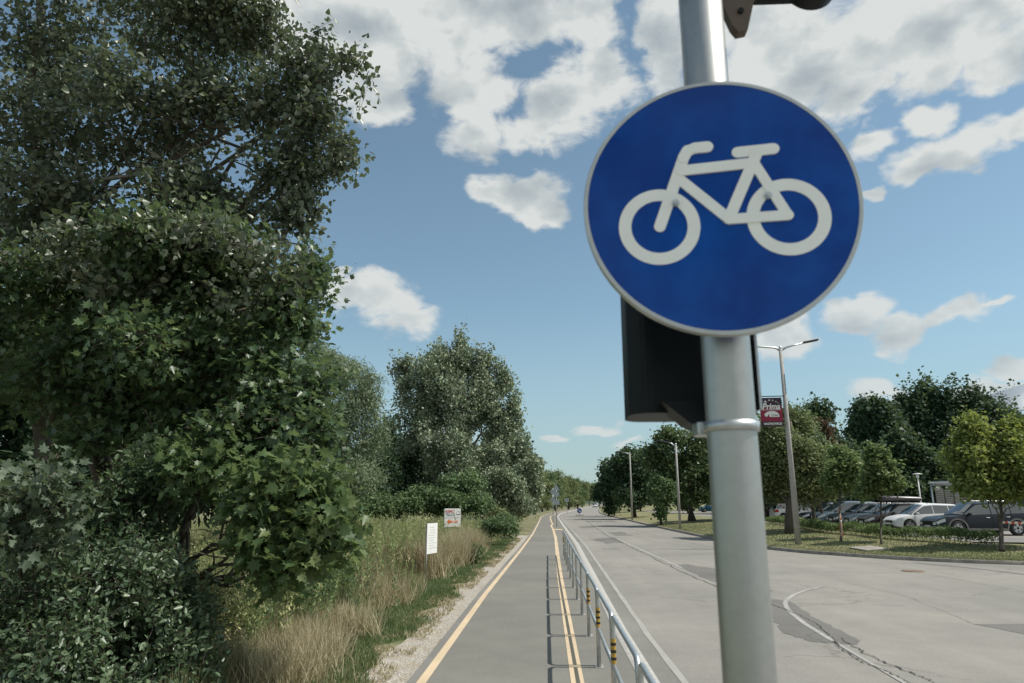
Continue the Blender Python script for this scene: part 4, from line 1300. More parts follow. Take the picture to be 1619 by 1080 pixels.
    if P.get('rails') or roofbox or kind == 'estate':
        for s in (-1, 1):
            bm = bmesh.new()
            yy = s * (Wd / 2 * .945 - .30 * H * .36 - .02)
            tube(bm, [(-L * .36, yy, H - .02), (-L * .33, yy, H + .035), (.0, yy, H + .045), (L * .05, yy, H - .01)], .018, 8)
            obj('roof_rail', bm, M_galv, t)
    if roofbox:
        for x in (-.9, .1):
            bm = bmesh.new(); box(bm, (x, 0, H + .08), (.05, Wd * .72, .04)); obj('roof_bar', bm, M_black, t)
    return t
M_pnavy = paint('navy_paint', (.004, .008, .016), 0); M_pwhite = paint('white_car_paint', (.66, .67, .66), 0)
M_pbrown = paint('brown_paint', (.05, .04, .04), .4); M_pgrey = paint('grey_blue_paint', (.10, .14, .17), .5)
M_pblack = paint('black_paint', (.006, .009, .012), 0); M_psteel = paint('steel_paint', (.16, .21, .24), .6)
M_psilver = paint('silver_paint', (.42, .47, .50), .6); M_pblue = paint('blue_paint', (.02, .12, .21), .4)
LZ = .392
def park(label, kind, col, xfront, Y, face=-1, rz=0, **kw):
    L = CARP[kind]['L']
    return make_car(label, kind, col, (xfront + .95 - face * L / 2, Y + .85, LZ), (PI if face < 0 else 0) + rz, **kw)
park('dark navy off-roader with grey wheel arches and roof rails, rightmost parked car', 'suv', M_pnavy, 18.1, 35.3)
park('white hatchback with black windows parked left of the navy off-roader', 'hatch', M_pwhite, 18.45, 40.0)
cb = park('dark brown estate car with a roof box on top', 'estate', M_pbrown, 18.25, 43.0, roofbox=True)
park('grey blue saloon with sun bright windscreen beside the brown estate', 'sedan', M_pgrey, 18.45, 45.6)
park('black estate car parked behind the orange and white marker post', 'estate', M_pblack, 18.55, 48.3)
park('dark steel coloured people carrier parked behind the slim leaning tree trunk', 'mpv', M_psteel, 18.55, 51.1)
park('dark saloon parked just right of the two armed lamp post', 'sedan', M_pnavy, 18.6, 54.2)
park('white hatchback showing its red tail light, left of the dark roadside tree', 'hatch', M_pwhite, 22.6, 61, face=1)
park('silver estate car with roof bars in the second row behind', 'estate', M_psilver, 22.8, 64, roofbox=True)
park('silver hatchback half hidden behind the white hatchback at the left', 'hatch', M_psilver, 20.0, 67)
park('dark hatchback in the second row behind the saloon near the lamp', 'hatch', M_pblack, 20.8, 67.5)
park('blue hatchback parked alone beyond the trees left of the foreground pole', 'hatch', M_pblue, 23.0, 110)
park('grey car glimpsed under the trees beside the far road', 'sedan', M_psilver, 27.5, 118)
for (x, Y, lab, kind, colr) in ((18.6, 262, 'white car driving towards us, nearest on the distant road', 'suv', M_pwhite), (24.0, 330, 'white car following on the distant road', 'hatch', M_pwhite), (33.8, 372, 'dark car at the right edge of the distant road', 'mpv', M_pblack), (27.5, 375, 'pale car farthest away on the road', 'hatch', M_psilver)):
    make_car(lab, kind, colr, (x, Y, ZR), rad(-90 - 5), group='cars driving on the distant road', detail=False)
# roof box rests on the brown estate
bm = bmesh.new()
box(bm, (0, 0, 0), (2.25, .80, .34), bevel=.12)
for v in bm.verts:
    if v.co.x < -.5: v.co.z -= (abs(v.co.x) - .5) * .12 * (1 if v.co.z > 0 else -.6)
o = obj('roof_box', bm, plain('roof_box_grey', (.13, .115, .12), .35), None, True, loc=(21.7, 43.85, LZ + 1.47 + .31)); o.rotation_euler = (0, 0, PI)
tag(o, 'long brownish grey roof box on top of the brown estate car', 'roof box')

# trolley shelter of metal slats behind the navy off-roader
a = at(1476, 800, 52); b_ = at(1550, 800, 52)
t = thing('trolley_shelter', 'grey slatted metal shelter behind the white and navy cars', 'shelter', (a[0], 52, LZ), -.50)
wS = 3.9; hS = at(1476, 767, 52)[2] - LZ
bm = bmesh.new()
tube(bm, [(0, 0, hS), (wS, 0, hS + .05)], .05, 6); tube(bm, [(0, 2.4, hS + .25), (wS, 2.4, hS + .30)], .05, 6); tube(bm, [(0, 0, hS), (0, 2.4, hS + .25)], .05, 6)
for x in (0, wS): 
    for y in (0, 2.4): tube(bm, [(x, y, 0), (x, y, hS + (.05 if y else 0))], .05, 6)
obj('frame', bm, M_galv, t)
bm = bmesh.new(); box(bm, (wS / 2, 1.2, hS + .16), (wS + .3, 2.7, .05), Matrix.Rotation(0, 3, 'X'), .01); obj('roof', bm, M_galv, t)
M_cage = plain('cage_metal', (.46, .43, .41), .6, .2)
for k in range(6):
    bm = bmesh.new(); x0 = .25 + k * (wS - .5) / 6; ww = (wS - .5) / 6 - .10
    hh = hS * (.92 - .04 * (k % 3))
    for q in range(9): box(bm, (x0 + ww * q / 8, .12 + .1 * (k % 2), hh / 2), (.025, .025, hh))
    for q in range(20): box(bm, (x0 + ww / 2, .14 + .1 * (k % 2), hh * (q + .5) / 20), (ww, .02, .045))
    obj('cage_panel', bm, M_cage, t)
bm = bmesh.new(); tube(bm, [(wS * .42, -.3, hS * .52), (wS, -.3, hS * .54)], .035, 6)
for q in range(4): tube(bm, [(wS * (.42 + .19 * q), -.3, 0), (wS * (.42 + .19 * q), -.3, hS * .52)], .03, 6)
obj('front_rail', bm, M_white, t)

# dark fence behind the car park
t = thing('mesh_fence', 'dark green fence with small white notices behind the car park', 'fence', (24, 72, LZ))
M_fence = plain('fence_green', (.015, .03, .026), .6)
bm = bmesh.new(); box(bm, (12, 0, 1.0), (30, .04, 2.0)); obj('fence_sheet', bm, M_fence, t)
for k in range(11):
    bm = bmesh.new(); box(bm, (-3 + 3 * k, -.05, 1.05), (.08, .06, 2.1)); obj('post', bm, M_fence, t)
for x_ in (1433, 1448, 1469):
    q = at(x_, 779, 71.9); bm = bmesh.new(); box(bm, (q[0] - 24, -.05, q[2] - LZ), (.24, .02, .30)); obj('notice', bm, plain('grey_notice', (.35, .38, .38), .5), t)

# red and white tape tied round the maple trunk
bm = bmesh.new()
def tape(bm, a, b, w, n, sag):
    a, b = Vector(a), Vector(b)
    P_ = [a.lerp(b, i / n) + Vector((0, 0, -sag * math.sin(PI * i / n) + .012 * math.sin(i * 1.3))) for i in range(n + 1)]
    return P_
T0, T1 = at(1578, 825, 28.4), at(1680, 820, 28.6)
pts = tape(bm, T0, T1, .08, 40, .10)
V = []; F1 = []
for i, p in enumerate(pts): V += [(p.x, p.y, p.z - .045), (p.x, p.y - .01 * math.sin(i * .7), p.z + .045)]
me_o = polymesh('barrier_tape', V, [(2 * i, 2 * i + 1, 2 * i + 3, 2 * i + 2) for i in range(40)], plain('tape_red', (.62, .09, .05), .5))
me_o.data.materials.append(M_white)
for p in me_o.data.polygons: p.material_index = (p.index // 2) % 2
md = me_o.modifiers.new('thickness', 'SOLIDIFY'); md.thickness = .002
tag(me_o, 'red and white barrier tape stretched from the yellow green maple trunk', 'barrier tape')

# hall building at the right edge
t = thing('hall_building', 'large hall with pale grey pitched roof behind the dark trees on the right', 'building', (0, 0, 0))
e0, e1 = at(1560, 650, 100), at(1760, 636, 100); r0, r1 = at(1556, 626, 114), at(1760, 566, 114)
V = [tuple(e0), tuple(e1), tuple(r1), tuple(r0), (e0[0], e0[1], e0[2] - .35), (e1[0], e1[1], e1[2] - .35), (r1[0], r1[1] + 16, r1[2] - 5), (r0[0], r0[1] + 16, r0[2] - 4)]
polymesh('roof', V, [(0, 1, 2, 3), (4, 5, 1, 0), (3, 2, 6, 7), (0, 3, 7, 4), (1, 5, 6, 2)], plain('roof_sheet', (.26, .30, .33), .5, .3, var=.06), t)
bm = bmesh.new(); box(bm, ((e0[0] + e1[0]) / 2 + 1, 110, (e0[2] - .4) / 2), ((e1[0] - e0[0]), 18, e0[2] - .4)); obj('wall', bm, plain('hall_wall', (.16, .10, .07), .8), t)
# ------------------------------------------------------------------ vegetation
def ground_at(x, y, z=0.0):
    r = ray(x, y); return _C + r * (z - 2.0) / r[2]
def gb(x, y, z=0.3):
    p = ground_at(x, y, z); return (p[0], p[1], z)
CL = clump

# --- near left: white poplar (top) and maple (below)
tree('poplar_tree', 'tall poplar with small glossy leaves filling the top left, sky showing through', (-9.2, 13.2, 0), [
    CL(90, 60, 12.5, 150, 90, 1.0), CL(290, 50, 12.0, 150, 80, 1.3), CL(420, 40, 11.6, 85, 62, 1.5), CL(395, 160, 11.6, 130, 75, 1.5),
    CL(480, 120, 11.4, 42, 60, 1.4), CL(500, 205, 11.4, 70, 42, 1.4), CL(565, 185, 11.2, 38, 44, 1.2), CL(548, 110, 11.2, 22, 40, .6),
    CL(575, 165, 11.2, 30, 14, .7), CL(590, 150, 11.2, 14, 9, .4), CL(562, 100, 11.2, 12, 26, .5), CL(545, 235, 11.2, 24, 12, .6), CL(505, 70, 11.3, 20, 40, .8), CL(520, 20, 11.3, 14, 24, .6), CL(450, 275, 11.4, 85, 52, 1.5), CL(525, 255, 11.3, 38, 38, 1.2), CL(230, 210, 12.0, 160, 100, 1.0), CL(60, 220, 12.4, 150, 110, .9),
    CL(300, 395, 9.8, 150, 42, 1.0), CL(120, 420, 10.2, 130, 42, 1.0), CL(430, 405, 9.7, 55, 42, 1.0), CL(200, 460, 9.7, 90, 36, .6), CL(380, 470, 9.5, 60, 36, .6), CL(470, 460, 9.8, 36, 46, .6),
    CL(90, 345, 12.2, 150, 80, 1.3), CL(300, 345, 11.8, 170, 70, 1.5), CL(462, 340, 11.4, 45, 50, 1.3), CL(-220, 150, 13.5, 190, 160, .9), CL(-200, 350, 13.5, 190, 120, .8),
    CL(150, -140, 12.8, 260, 120, .8), CL(420, -90, 12.2, 90, 90, 1.0)],
    5800, .52, 13, .104, P_POPLAR, M_poplar, trunk=(.24, .07), twig=.006, up=.15, inner=.15, gap=-.42, gapf=2.6, spread=.22, nlimb=12, jit=.7, nflat=.35,
    top=at(60, -60, 13), bark=M_bark, sub=5, core=1.4,
    extra=[lambda t, b: wood('trunk_limb', tuple(np.array(at(-60, 330, 12.6)) - b), tuple(np.array(at(320, 252, 11.2)) - b), .075, .02,
                             [tuple(np.array(at(290, 300, 11.2)) - b), tuple(np.array(at(380, 270, 11.3)) - b), tuple(np.array(at(350, 215, 11.3)) - b)], t, M_barkgrey, 8)])
tree('maple_tree', 'broad leafy maple hanging over the meadow at the left, with large lobed leaves', (-6.9, 11.6, 0), [
    CL(90, 470, 11.0, 150, 90, 1.0), CL(300, 440, 10.6, 150, 80, 1.2), CL(430, 440, 10.2, 70, 55, 1.3), CL(480, 440, 10.1, 30, 30, 1.3), CL(455, 520, 10.0, 55, 65, 1.4),
    CL(120, 600, 10.8, 150, 100, .9), CL(310, 570, 10.2, 140, 100, 1.2), CL(450, 610, 9.8, 58, 62, 1.4), CL(420, 700, 9.5, 82, 65, 1.4),
    CL(240, 680, 10.2, 130, 60, .9), CL(485, 690, 9.4, 36, 55, 1.3), CL(495, 430, 10.0, 26, 20, .8), CL(505, 620, 9.7, 24, 40, .8), CL(-160, 560, 11.5, 180, 140, .8)],
    3300, .55, 14, .108, P_MAPLE, M_maple, sub=6, core=1.6, trunk=(.26, .08), twig=.007, up=-.15, inner=.25, gap=-.55, gapf=1.8, spread=.20, nlimb=11, jit=.5,
    top=at(120, 400, 11.2))
tree('maple_bough', 'low maple bough with bright lobed leaves reaching toward the path', (-5.6, 10.3, 0), [
    CL(470, 780, 8.2, 62, 50, 1.5), CL(415, 785, 8.3, 46, 36, 1.3), CL(418, 855, 8.0, 32, 38, 1.3), CL(432, 905, 7.8, 26, 24, 1.2), CL(530, 828, 8.0, 44, 22, 1.2),
    CL(330, 735, 8.9, 60, 34, 1.2), CL(505, 865, 8.0, 34, 24, 1.0), CL(455, 850, 8.0, 52, 40, 1.2)],
    430, .40, 12, .120, P_MAPLE, leafmat('bough_leaf', [(0, (0.0435, 0.087, 0.0261)), (0.5, (0.087, 0.1522, 0.0406)), (1, (0.1885, 0.2465, 0.0653))], .42, .28), trunk=(.09, .03), twig=.005, up=-.1, inner=.1, gap=-.8, spread=.22,
    nlimb=8, top=at(330, 700, 9.0), cat='tree')
# --- dark tree added behind them; its leaf colour stands in for deep shade
tree('shade_tree', 'dark leaved tree added behind the near maple to make deep shade', (-14.5, 21, 0), [
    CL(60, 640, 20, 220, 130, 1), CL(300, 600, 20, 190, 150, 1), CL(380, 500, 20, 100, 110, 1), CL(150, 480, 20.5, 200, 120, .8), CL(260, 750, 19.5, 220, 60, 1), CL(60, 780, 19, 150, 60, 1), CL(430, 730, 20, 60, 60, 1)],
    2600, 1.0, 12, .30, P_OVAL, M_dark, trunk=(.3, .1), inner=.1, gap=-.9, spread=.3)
# --- near left shrubs
tree('dogwood_shrub', 'dense small leaved shrub filling the bottom left corner', (-5.6, 7.9, 0), [
    CL(60, 960, 7.3, 110, 95, 1), CL(200, 930, 7.6, 95, 85, 1), CL(270, 990, 7.7, 62, 75, 1), CL(150, 1050, 7.2, 150, 60, 1), CL(290, 1060, 7.6, 45, 50, 1),
    CL(280, 930, 8.0, 30, 30, .8), CL(-100, 1000, 7.2, 110, 110, .8), CL(225, 880, 8.1, 45, 40, 1), CL(30, 1130, 6.6, 150, 60, .9), CL(150, 1140, 7.0, 150, 70, 1.1), CL(290, 1130, 7.4, 60, 60, 1), CL(60, 1050, 6.9, 120, 60, 1), CL(318, 1000, 7.9, 24, 40, .5), CL(325, 1060, 7.8, 24, 34, .5), CL(305, 945, 8.1, 20, 22, .5)],
    2900, .30, 14, .066, P_OVAL, M_dogwood, trunk=(.05, .02), twig=.004, up=.35, sub=6, core=1.2, inner=.35, gap=-.45, gapf=3.5, spread=.20, jit=.55, nlimb=9, cat='shrub', top=at(150, 950, 7.9))
tree('elder_shrub', 'taller small leaved shrub climbing between the corner shrub and the maple bough', (-5.9, 9.6, 0), [
    CL(210, 800, 9.0, 70, 55, 1), CL(255, 775, 8.9, 44, 36, 1), CL(170, 870, 8.8, 80, 50, 1), CL(250, 740, 9.1, 55, 30, .9), CL(225, 850, 8.8, 30, 40, 1), CL(60, 880, 8.7, 90, 50, 1), CL(330, 740, 9.0, 35, 30, .8)],
    900, .34, 13, .075, P_OVAL, leafmat('elder_leaf', [(0, (0.03, 0.0675, 0.027)), (0.6, (0.0675, 0.12, 0.045)), (1, (0.135, 0.195, 0.075))], .42, .18), trunk=(.05, .02), twig=.004, up=.3, sub=6, core=1.2, inner=.3, gap=-.5, gapf=3, spread=.22, cat='shrub', nlimb=7)
tree('maple_sapling', 'pale leaved maple sapling at the left edge above the corner shrub', (-5.4, 7.4, 0), [
    CL(50, 780, 6.9, 70, 36, 1), CL(10, 840, 6.8, 70, 40, 1), CL(95, 800, 6.9, 32, 26, .9), CL(60, 870, 6.8, 45, 25, .7)],
    130, .32, 11, .088, P_MAPLE, M_silver, trunk=(.03, .012), twig=.004, up=.1, inner=.2, gap=-2, spread=.28, nlimb=4, top=at(40, 800, 6.9))

# --- middle distance on the left
tree('willow_tree', 'grey green willow with drooping sprays between the maple and the tall aspen', gb(500, 832, 0), [
    CL(540, 590, 44, 45, 42, 1.1), CL(515, 570, 45, 30, 25, .8), CL(580, 610, 43, 22, 28, 1.0), CL(570, 650, 43, 34, 50, 1.1), CL(520, 680, 43, 60, 70, 1.1), CL(585, 700, 43, 26, 50, .9),
    CL(450, 640, 45, 70, 90, .8), CL(540, 760, 42, 60, 45, .9), CL(470, 760, 43, 70, 60, .8), CL(590, 640, 43, 14, 20, .8)],
    5200, .9, 13, .21, P_LANCE, M_willow, sub=6, core=2.0, trunk=(.35, .12), up=-.9, inner=.45, gap=-.35, gapf=.9, spread=.16, jit=.3, nflat=.4, nlimb=8)
tree('aspen_tree', 'tall silvery aspen with many pointed tops in the middle of the left treeline', gb(725, 830, 0), [
    CL(690, 610, 57.5, 42, 44, 1.2), CL(755, 640, 57.5, 40, 50, 1), CL(640, 600, 58, 22, 45, 1), CL(700, 590, 58, 24, 48, 1.1), CL(730, 575, 58, 22, 44, 1.1), CL(765, 590, 58, 18, 46, 1), CL(795, 620, 58, 18, 50, 1), CL(810, 665, 57, 16, 50, .9),
    CL(665, 660, 57, 42, 55, 1.1), CL(735, 650, 57, 48, 60, 1.1), CL(785, 690, 57, 30, 55, 1), CL(640, 690, 57, 30, 45, .8), CL(710, 730, 56, 58, 48, 1), CL(785, 740, 55, 34, 40, 1), CL(822, 720, 55, 14, 36, .9)],
    8000, .8, 11, .20, P_QUAD, M_aspen, sub=7, core=2.2, trunk=(.4, .12), up=.9, inner=.25, gap=-.30, gapf=1.1, spread=.20, jit=.45, nflat=.35, nlimb=10, spike=.5, bark=M_barkgrey)
tree('aspen_tree', 'lower pale aspen bushing out at the foot of the tall aspen', gb(800, 826, 0), [
    CL(800, 770, 50, 36, 34, 1), CL(760, 790, 50, 34, 26, 1), CL(835, 750, 52, 20, 32, 1), CL(845, 790, 52, 14, 24, 1), CL(815, 800, 50, 26, 20, 1)],
    1800, .6, 11, .18, P_QUAD, M_aspen, sub=7, core=1.6, trunk=(.15, .06), up=.3, inner=.25, gap=-.6, spread=.24)
tree('thicket_tree', 'dark bushy tree in the hollow between the willow and the tall aspen', gb(640, 826, 0), [
    CL(610, 720, 63, 34, 60, 1), CL(650, 740, 62, 50, 60, 1), CL(615, 790, 60, 60, 34, 1), CL(700, 790, 60, 60, 34, 1), CL(570, 790, 52, 50, 36, 1), CL(510, 790, 50, 60, 40, 1), CL(600, 745, 54, 34, 40, 1), CL(540, 740, 54, 50, 50, 1)],
    4600, .9, 10, .25, P_QUAD, M_dark, sub=7, core=2.5, trunk=(.2, .08), inner=.15, gap=-.8)
tree('thicket_tree', 'green bush with brighter leaves low before the tall aspen', gb(690, 826, 0), [
    CL(690, 790, 47, 44, 24, 1), CL(730, 770, 48, 34, 26, 1), CL(600, 800, 46, 40, 18, 1), CL(650, 800, 46, 40, 20, 1), CL(745, 800, 46, 34, 18, 1)],
    2000, .55, 10, .16, P_QUAD, M_mid, sub=7, core=2, trunk=(.12, .05), inner=.2, gap=-.5, gapf=1.8, cat='shrub')
tree('roadside_shrub', 'small round green shrub at the end of the tall grass beside the path', gb(792, 846, 0), [
    CL(792, 830, 33, 24, 13, 1), CL(806, 836, 33, 12, 9, 1), CL(775, 832, 33, 12, 10, 1)], 420, .3, 10, .10, P_OVAL, M_mid, trunk=(.03, .015), inner=.3, gap=-1, cat='shrub')
tree('roadside_shrub', 'low broad leaved plant in the grass edge before the direction sign', gb(752, 886, 0), [CL(752, 874, 23.5, 11, 9, 1)], 60, .2, 8, .12, P_OVAL, M_green, trunk=(.015, .008), inner=.2, gap=-2, cat='shrub')

# rows of roadside trees: three built, the others copied
def proto_tree(label, mat, H, Wd, n=1000, size=.30, group='trees', **kw):
    cl = []
    for k in range(9):
        a = k * 2.4; r = Wd * .27 * (1 if k < 6 else .3)
        z = H * (.42 + .30 * (k / 9)) + (H * .12 if k >= 6 else 0)
        cl.append((np.array([r * math.cos(a), r * math.sin(a), z]), np.array([Wd * .26, Wd * .26, H * .20]), 1.0))
    cl.append((np.array([0, 0, H * .30]), np.array([Wd * .36, Wd * .36, H * .20]), 1.0))
    return tree('roadside_tree', label, (0, 0, 0), cl, n, Wd * .13, 11, size, P_QUAD, mat, trunk=(.2, .08), group=group, inner=.2, gap=-.6, gapf=1.3, sub=4, **kw)
GRL, GRR = 'trees along the left of the road', 'trees along the right of the road'
protosL = [proto_tree('x', M_mid, 10, 7.5, group=GRL), proto_tree('x', M_olive, 9.5, 7, group=GRL), proto_tree('x', M_dark, 10.5, 7, group=GRL)]
names_ = ['nearest', 'second', 'third', 'fourth', 'fifth', 'sixth', 'seventh', 'eighth', 'ninth', 'tenth', 'eleventh', 'twelfth', 'thirteenth', 'fourteenth', 'fifteenth', 'sixteenth', 'seventeenth', 'eighteenth', 'nineteenth', 'twentieth']
rowL = [(-5.8, 74, 1, .95), (-5.2, 84, 0, 1.0), (-5.6, 96, 2, 1.2), (-4.2, 108, 1, .9), (-4.4, 120, 2, 1.15), (-3.0, 134, 1, 1.05), (-2.0, 150, 1, 1.0), (.5, 168, 0, .95), (2.5, 188, 1, 1.05), (5.0, 210, 1, .95), (8, 236, 1, 1.1), (11.5, 268, 0, 1.1), (16, 305, 1, 1.1), (22, 350, 1, 1.2), (30, 405, 0, 1.3), (41, 470, 1, 1.4)]
used = set()
def put(protos, x, Y, k, s, label, group, z=0):
    key = (id(protos), k)
    o = protos[k] if key not in used else copy_tree(protos[k])
    used.add(key)
    o.location = (x, Y, z); o.rotation_euler = (0, 0, random.uniform(0, 6.28)); o.scale = (s * random.uniform(.9, 1.1), s * random.uniform(.9, 1.1), s)
    o['label'] = label; o['group'] = group
    return o
tone = {0: 'mid green', 1: 'olive green', 2: 'dark'}
for i, (x, Y, k, s) in enumerate(rowL):
    put(protosL, x, Y, k, s, f'{tone[k]} tree left of the distant path, {names_[i]} in the row from the near end', GRL)
# hedge-high bushes below them
pb = [proto_tree('x', M_olive, 3.2, 4.5, n=260, size=.24, group='bushes under the left tree row')]
for i, (x, Y, s) in enumerate(((-3.1, 47, .5), (-3.0, 55, .55), (-3.0, 64, .65), (-3.1, 75, .75), (-4.0, 88, .8), (-4.2, 104, .9), (-2.8, 124, 1), (-.6, 142, 1), (2.4, 160, 1.1), (6, 182, 1.2), (9.5, 206, 1.2))):
    put(pb, x, Y, 0, s, f'low olive bush under the left tree row, {names_[i]} from the near end', 'bushes under the left tree row')

# --- right of the road
GT = 'trees on the verge right of the road'
def rt(label, base, cl, n, mat, size=.22, tr=(.16, .06), L=.8, **kw):
    return tree('verge_tree', label, base, cl, n, L, 11, size, P_QUAD, mat, trunk=tr, group=GT, **{**dict(inner=.2, gap=-.55, gapf=1.3, sub=7), **kw})
rt('tall green tree with loose crown just left of the foreground pole', gb(1098, 826, .15), [CL(1065, 695, 62, 28, 26, 1), CL(1050, 730, 62, 28, 34, 1), CL(1090, 740, 62, 34, 44, 1.1), CL(1060, 770, 62, 26, 26, .8), CL(1110, 715, 62, 20, 32, 1), CL(1130, 760, 62, 24, 45, 1), CL(1105, 785, 62, 26, 20, .7)],
   2000, leafmat('loose_leaf', [(0, (0.0374, 0.0765, 0.0306)), (0.5, (0.085, 0.1445, 0.0476)), (1, (0.204, 0.255, 0.085))], .5, .22), .24, tr=(.22, .08))
rt('twin trunked tree partly hidden by the foreground pole', gb(1090, 826, .15), [CL(1145, 700, 66, 24, 34, 1), CL(1160, 760, 66, 30, 50, 1), CL(1120, 750, 66, 24, 40, 1)], 1100, M_mid, .25)
rt('small dark bushy tree leaning by the street lamp left of the pole', gb(1046, 829, .12), [CL(1048, 790, 60, 20, 24, 1), CL(1038, 772, 60, 16, 16, 1), CL(1060, 775, 60, 16, 16, 1), CL(1045, 812, 60, 9, 8, .8)], 800, M_mid, .2, tr=(.12, .05), L=.6)
rt('dark round tree behind the slender lamp, second group', gb(1003, 818, .1), [CL(1000, 725, 86, 22, 20, 1), CL(985, 750, 86, 24, 30, 1), CL(1012, 755, 86, 26, 36, 1), CL(1000, 785, 86, 30, 18, .9), CL(1022, 735, 86, 14, 20, 1)], 1500, M_dark, .32, tr=(.25, .1), L=1.1)
rt('dark tree at the bend on the right of the road', gb(970, 813, .05), [CL(965, 755, 100, 14, 20, 1), CL(958, 780, 100, 14, 18, 1), CL(978, 745, 100, 14, 22, 1), CL(975, 785, 100, 16, 18, 1), CL(968, 805, 100, 10, 6, .8)], 1200, M_dark, .36, tr=(.2, .1), L=1.1)
rt('big mixed tree with brownish patch behind the two armed lamp', gb(1252, 843, .3), [CL(1215, 690, 41, 30, 36, 1), CL(1262, 670, 42, 26, 30, 1.1), CL(1240, 720, 41, 40, 40, 1), CL(1285, 735, 41, 36, 36, 1.1), CL(1265, 775, 41, 46, 26, 1), CL(1215, 770, 41, 36, 34, 1), CL(1195, 720, 42, 30, 50, .9), CL(1305, 765, 40.5, 26, 22, 1)],
   5200, M_olive, .145, tr=(.30, .10), L=.7, gap=-.30)
rt('brown tinged treetop beside the big mixed tree', gb(1300, 830, .35), [CL(1300, 690, 44, 14, 20, 1), CL(1310, 710, 44, 12, 14, 1)], 260, M_brown, .17, tr=(.12, .05), L=.5)
rt('grey green feathery tree right of the two armed lamp', gb(1290, 836, .35), [CL(1285, 715, 42.5, 22, 22, 1), CL(1305, 745, 42, 22, 24, 1), CL(1275, 690, 43, 14, 18, .9)], 1500, M_willow, .15, tr=(.12, .05), L=.6)
rt('round bright tree with slim leaning trunk before the steel people carrier', gb(1329, 853, .34), [CL(1338, 745, 35, 26, 24, 1.1), CL(1325, 765, 35, 22, 20, 1), CL(1348, 765, 35, 16, 20, 1), CL(1330, 725, 35.5, 18, 14, 1)],
   1050, M_hedge, .145, sub=11, core=.25, gap=-.25, gapf=3, spike=.12, tr=(.055, .035), L=.45, top=at(1327, 775, 35))
rt('young maple with rounded crown between two parked cars', gb(1393, 857, .34), [CL(1388, 745, 32, 22, 20, 1.1), CL(1380, 765, 32, 24, 16, 1), CL(1400, 765, 32, 20, 18, 1), CL(1388, 725, 32, 13, 12, 1), CL(1408, 780, 32, 12, 10, .8), CL(1372, 780, 32, 12, 8, .7)],
   950, leafmat('young_maple', [(0, (0.054, 0.102, 0.036)), (0.5, (0.12, 0.18, 0.06)), (1, (0.264, 0.312, 0.108))], .5, .28, tint=.1), .155, sub=11, core=.25, gap=-.25, gapf=3.2, spike=.10, tr=(.045, .03), L=.38, top=at(1391, 770, 32.2))
rt('yellow green maple with wide crown at the right edge of the photo', gb(1583, 866, .34), [CL(1545, 690, 28.6, 26, 22, 1.2), CL(1600, 700, 28.6, 34, 24, 1.2), CL(1535, 730, 28.4, 30, 24, 1.1), CL(1580, 745, 28.4, 46, 34, 1.2), CL(1555, 775, 28.3, 42, 22, 1), CL(1610, 780, 28.6, 40, 26, 1), CL(1640, 730, 28.8, 40, 40, 1), CL(1530, 705, 28.6, 16, 26, .9), CL(1524, 768, 28.4, 18, 12, .8)],
   2900, M_lime, .15, tr=(.085, .05), L=.45, gap=-.30, gapf=2.6, spike=.25, sub=10, core=.35, top=at(1581, 790, 28.6))
# wood behind the car park
GW = 'tall trees behind the car park'
def wt(label, x, y0, Y, cl, n, mat, size=.34, **kw):
    b = at(x, 800, Y); return tree('woodland_tree', label, (b[0], b[1], .3), cl, n, 1.1, 11, size, P_QUAD, mat, trunk=(.25, .1), group=GW, **{**dict(inner=.2, gap=-.6, gapf=1.0, sub=9, core=1.4), **kw})
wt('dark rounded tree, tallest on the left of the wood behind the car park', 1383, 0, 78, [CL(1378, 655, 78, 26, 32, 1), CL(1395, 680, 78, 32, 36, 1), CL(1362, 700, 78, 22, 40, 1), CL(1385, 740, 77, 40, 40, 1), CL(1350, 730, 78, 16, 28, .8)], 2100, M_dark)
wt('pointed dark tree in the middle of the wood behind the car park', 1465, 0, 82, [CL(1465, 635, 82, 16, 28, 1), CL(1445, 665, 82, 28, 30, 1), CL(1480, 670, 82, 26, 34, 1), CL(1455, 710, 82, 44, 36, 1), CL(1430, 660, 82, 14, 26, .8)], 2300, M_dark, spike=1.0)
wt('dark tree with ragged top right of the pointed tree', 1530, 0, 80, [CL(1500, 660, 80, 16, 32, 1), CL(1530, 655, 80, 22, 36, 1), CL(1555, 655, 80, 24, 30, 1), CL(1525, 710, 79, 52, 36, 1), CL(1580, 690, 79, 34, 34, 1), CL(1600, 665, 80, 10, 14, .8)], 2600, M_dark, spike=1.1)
wt('lower mid green tree before the dark wood', 1445, 0, 70, [CL(1425, 715, 70, 26, 26, 1), CL(1445, 735, 70, 30, 34, 1), CL(1405, 745, 70, 24, 30, 1), CL(1470, 755, 70, 30, 28, 1), CL(1440, 775, 69, 50, 20, 1)], 2000, leafmat('deep_green', [(0, (0.0192, 0.048, 0.0224)), (0.6, (0.04, 0.088, 0.0352)), (1, (0.072, 0.136, 0.048))], .55, .18))  # darker, duller green leaves for this lower tree
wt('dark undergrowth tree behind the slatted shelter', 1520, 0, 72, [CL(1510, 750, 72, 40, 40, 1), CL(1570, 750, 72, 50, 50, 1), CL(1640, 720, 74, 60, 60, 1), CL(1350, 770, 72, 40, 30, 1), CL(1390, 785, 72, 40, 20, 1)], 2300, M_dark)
wt('dark treetop just right of the two armed lamp, farther back', 1292, 0, 62, [CL(1288, 660, 62, 20, 22, 1), CL(1275, 690, 62, 24, 30, 1), CL(1308, 700, 62, 22, 26, 1), CL(1320, 720, 62, 26, 30, 1), CL(1300, 760, 62, 50, 40, 1)], 1900, M_dark, size=.28)
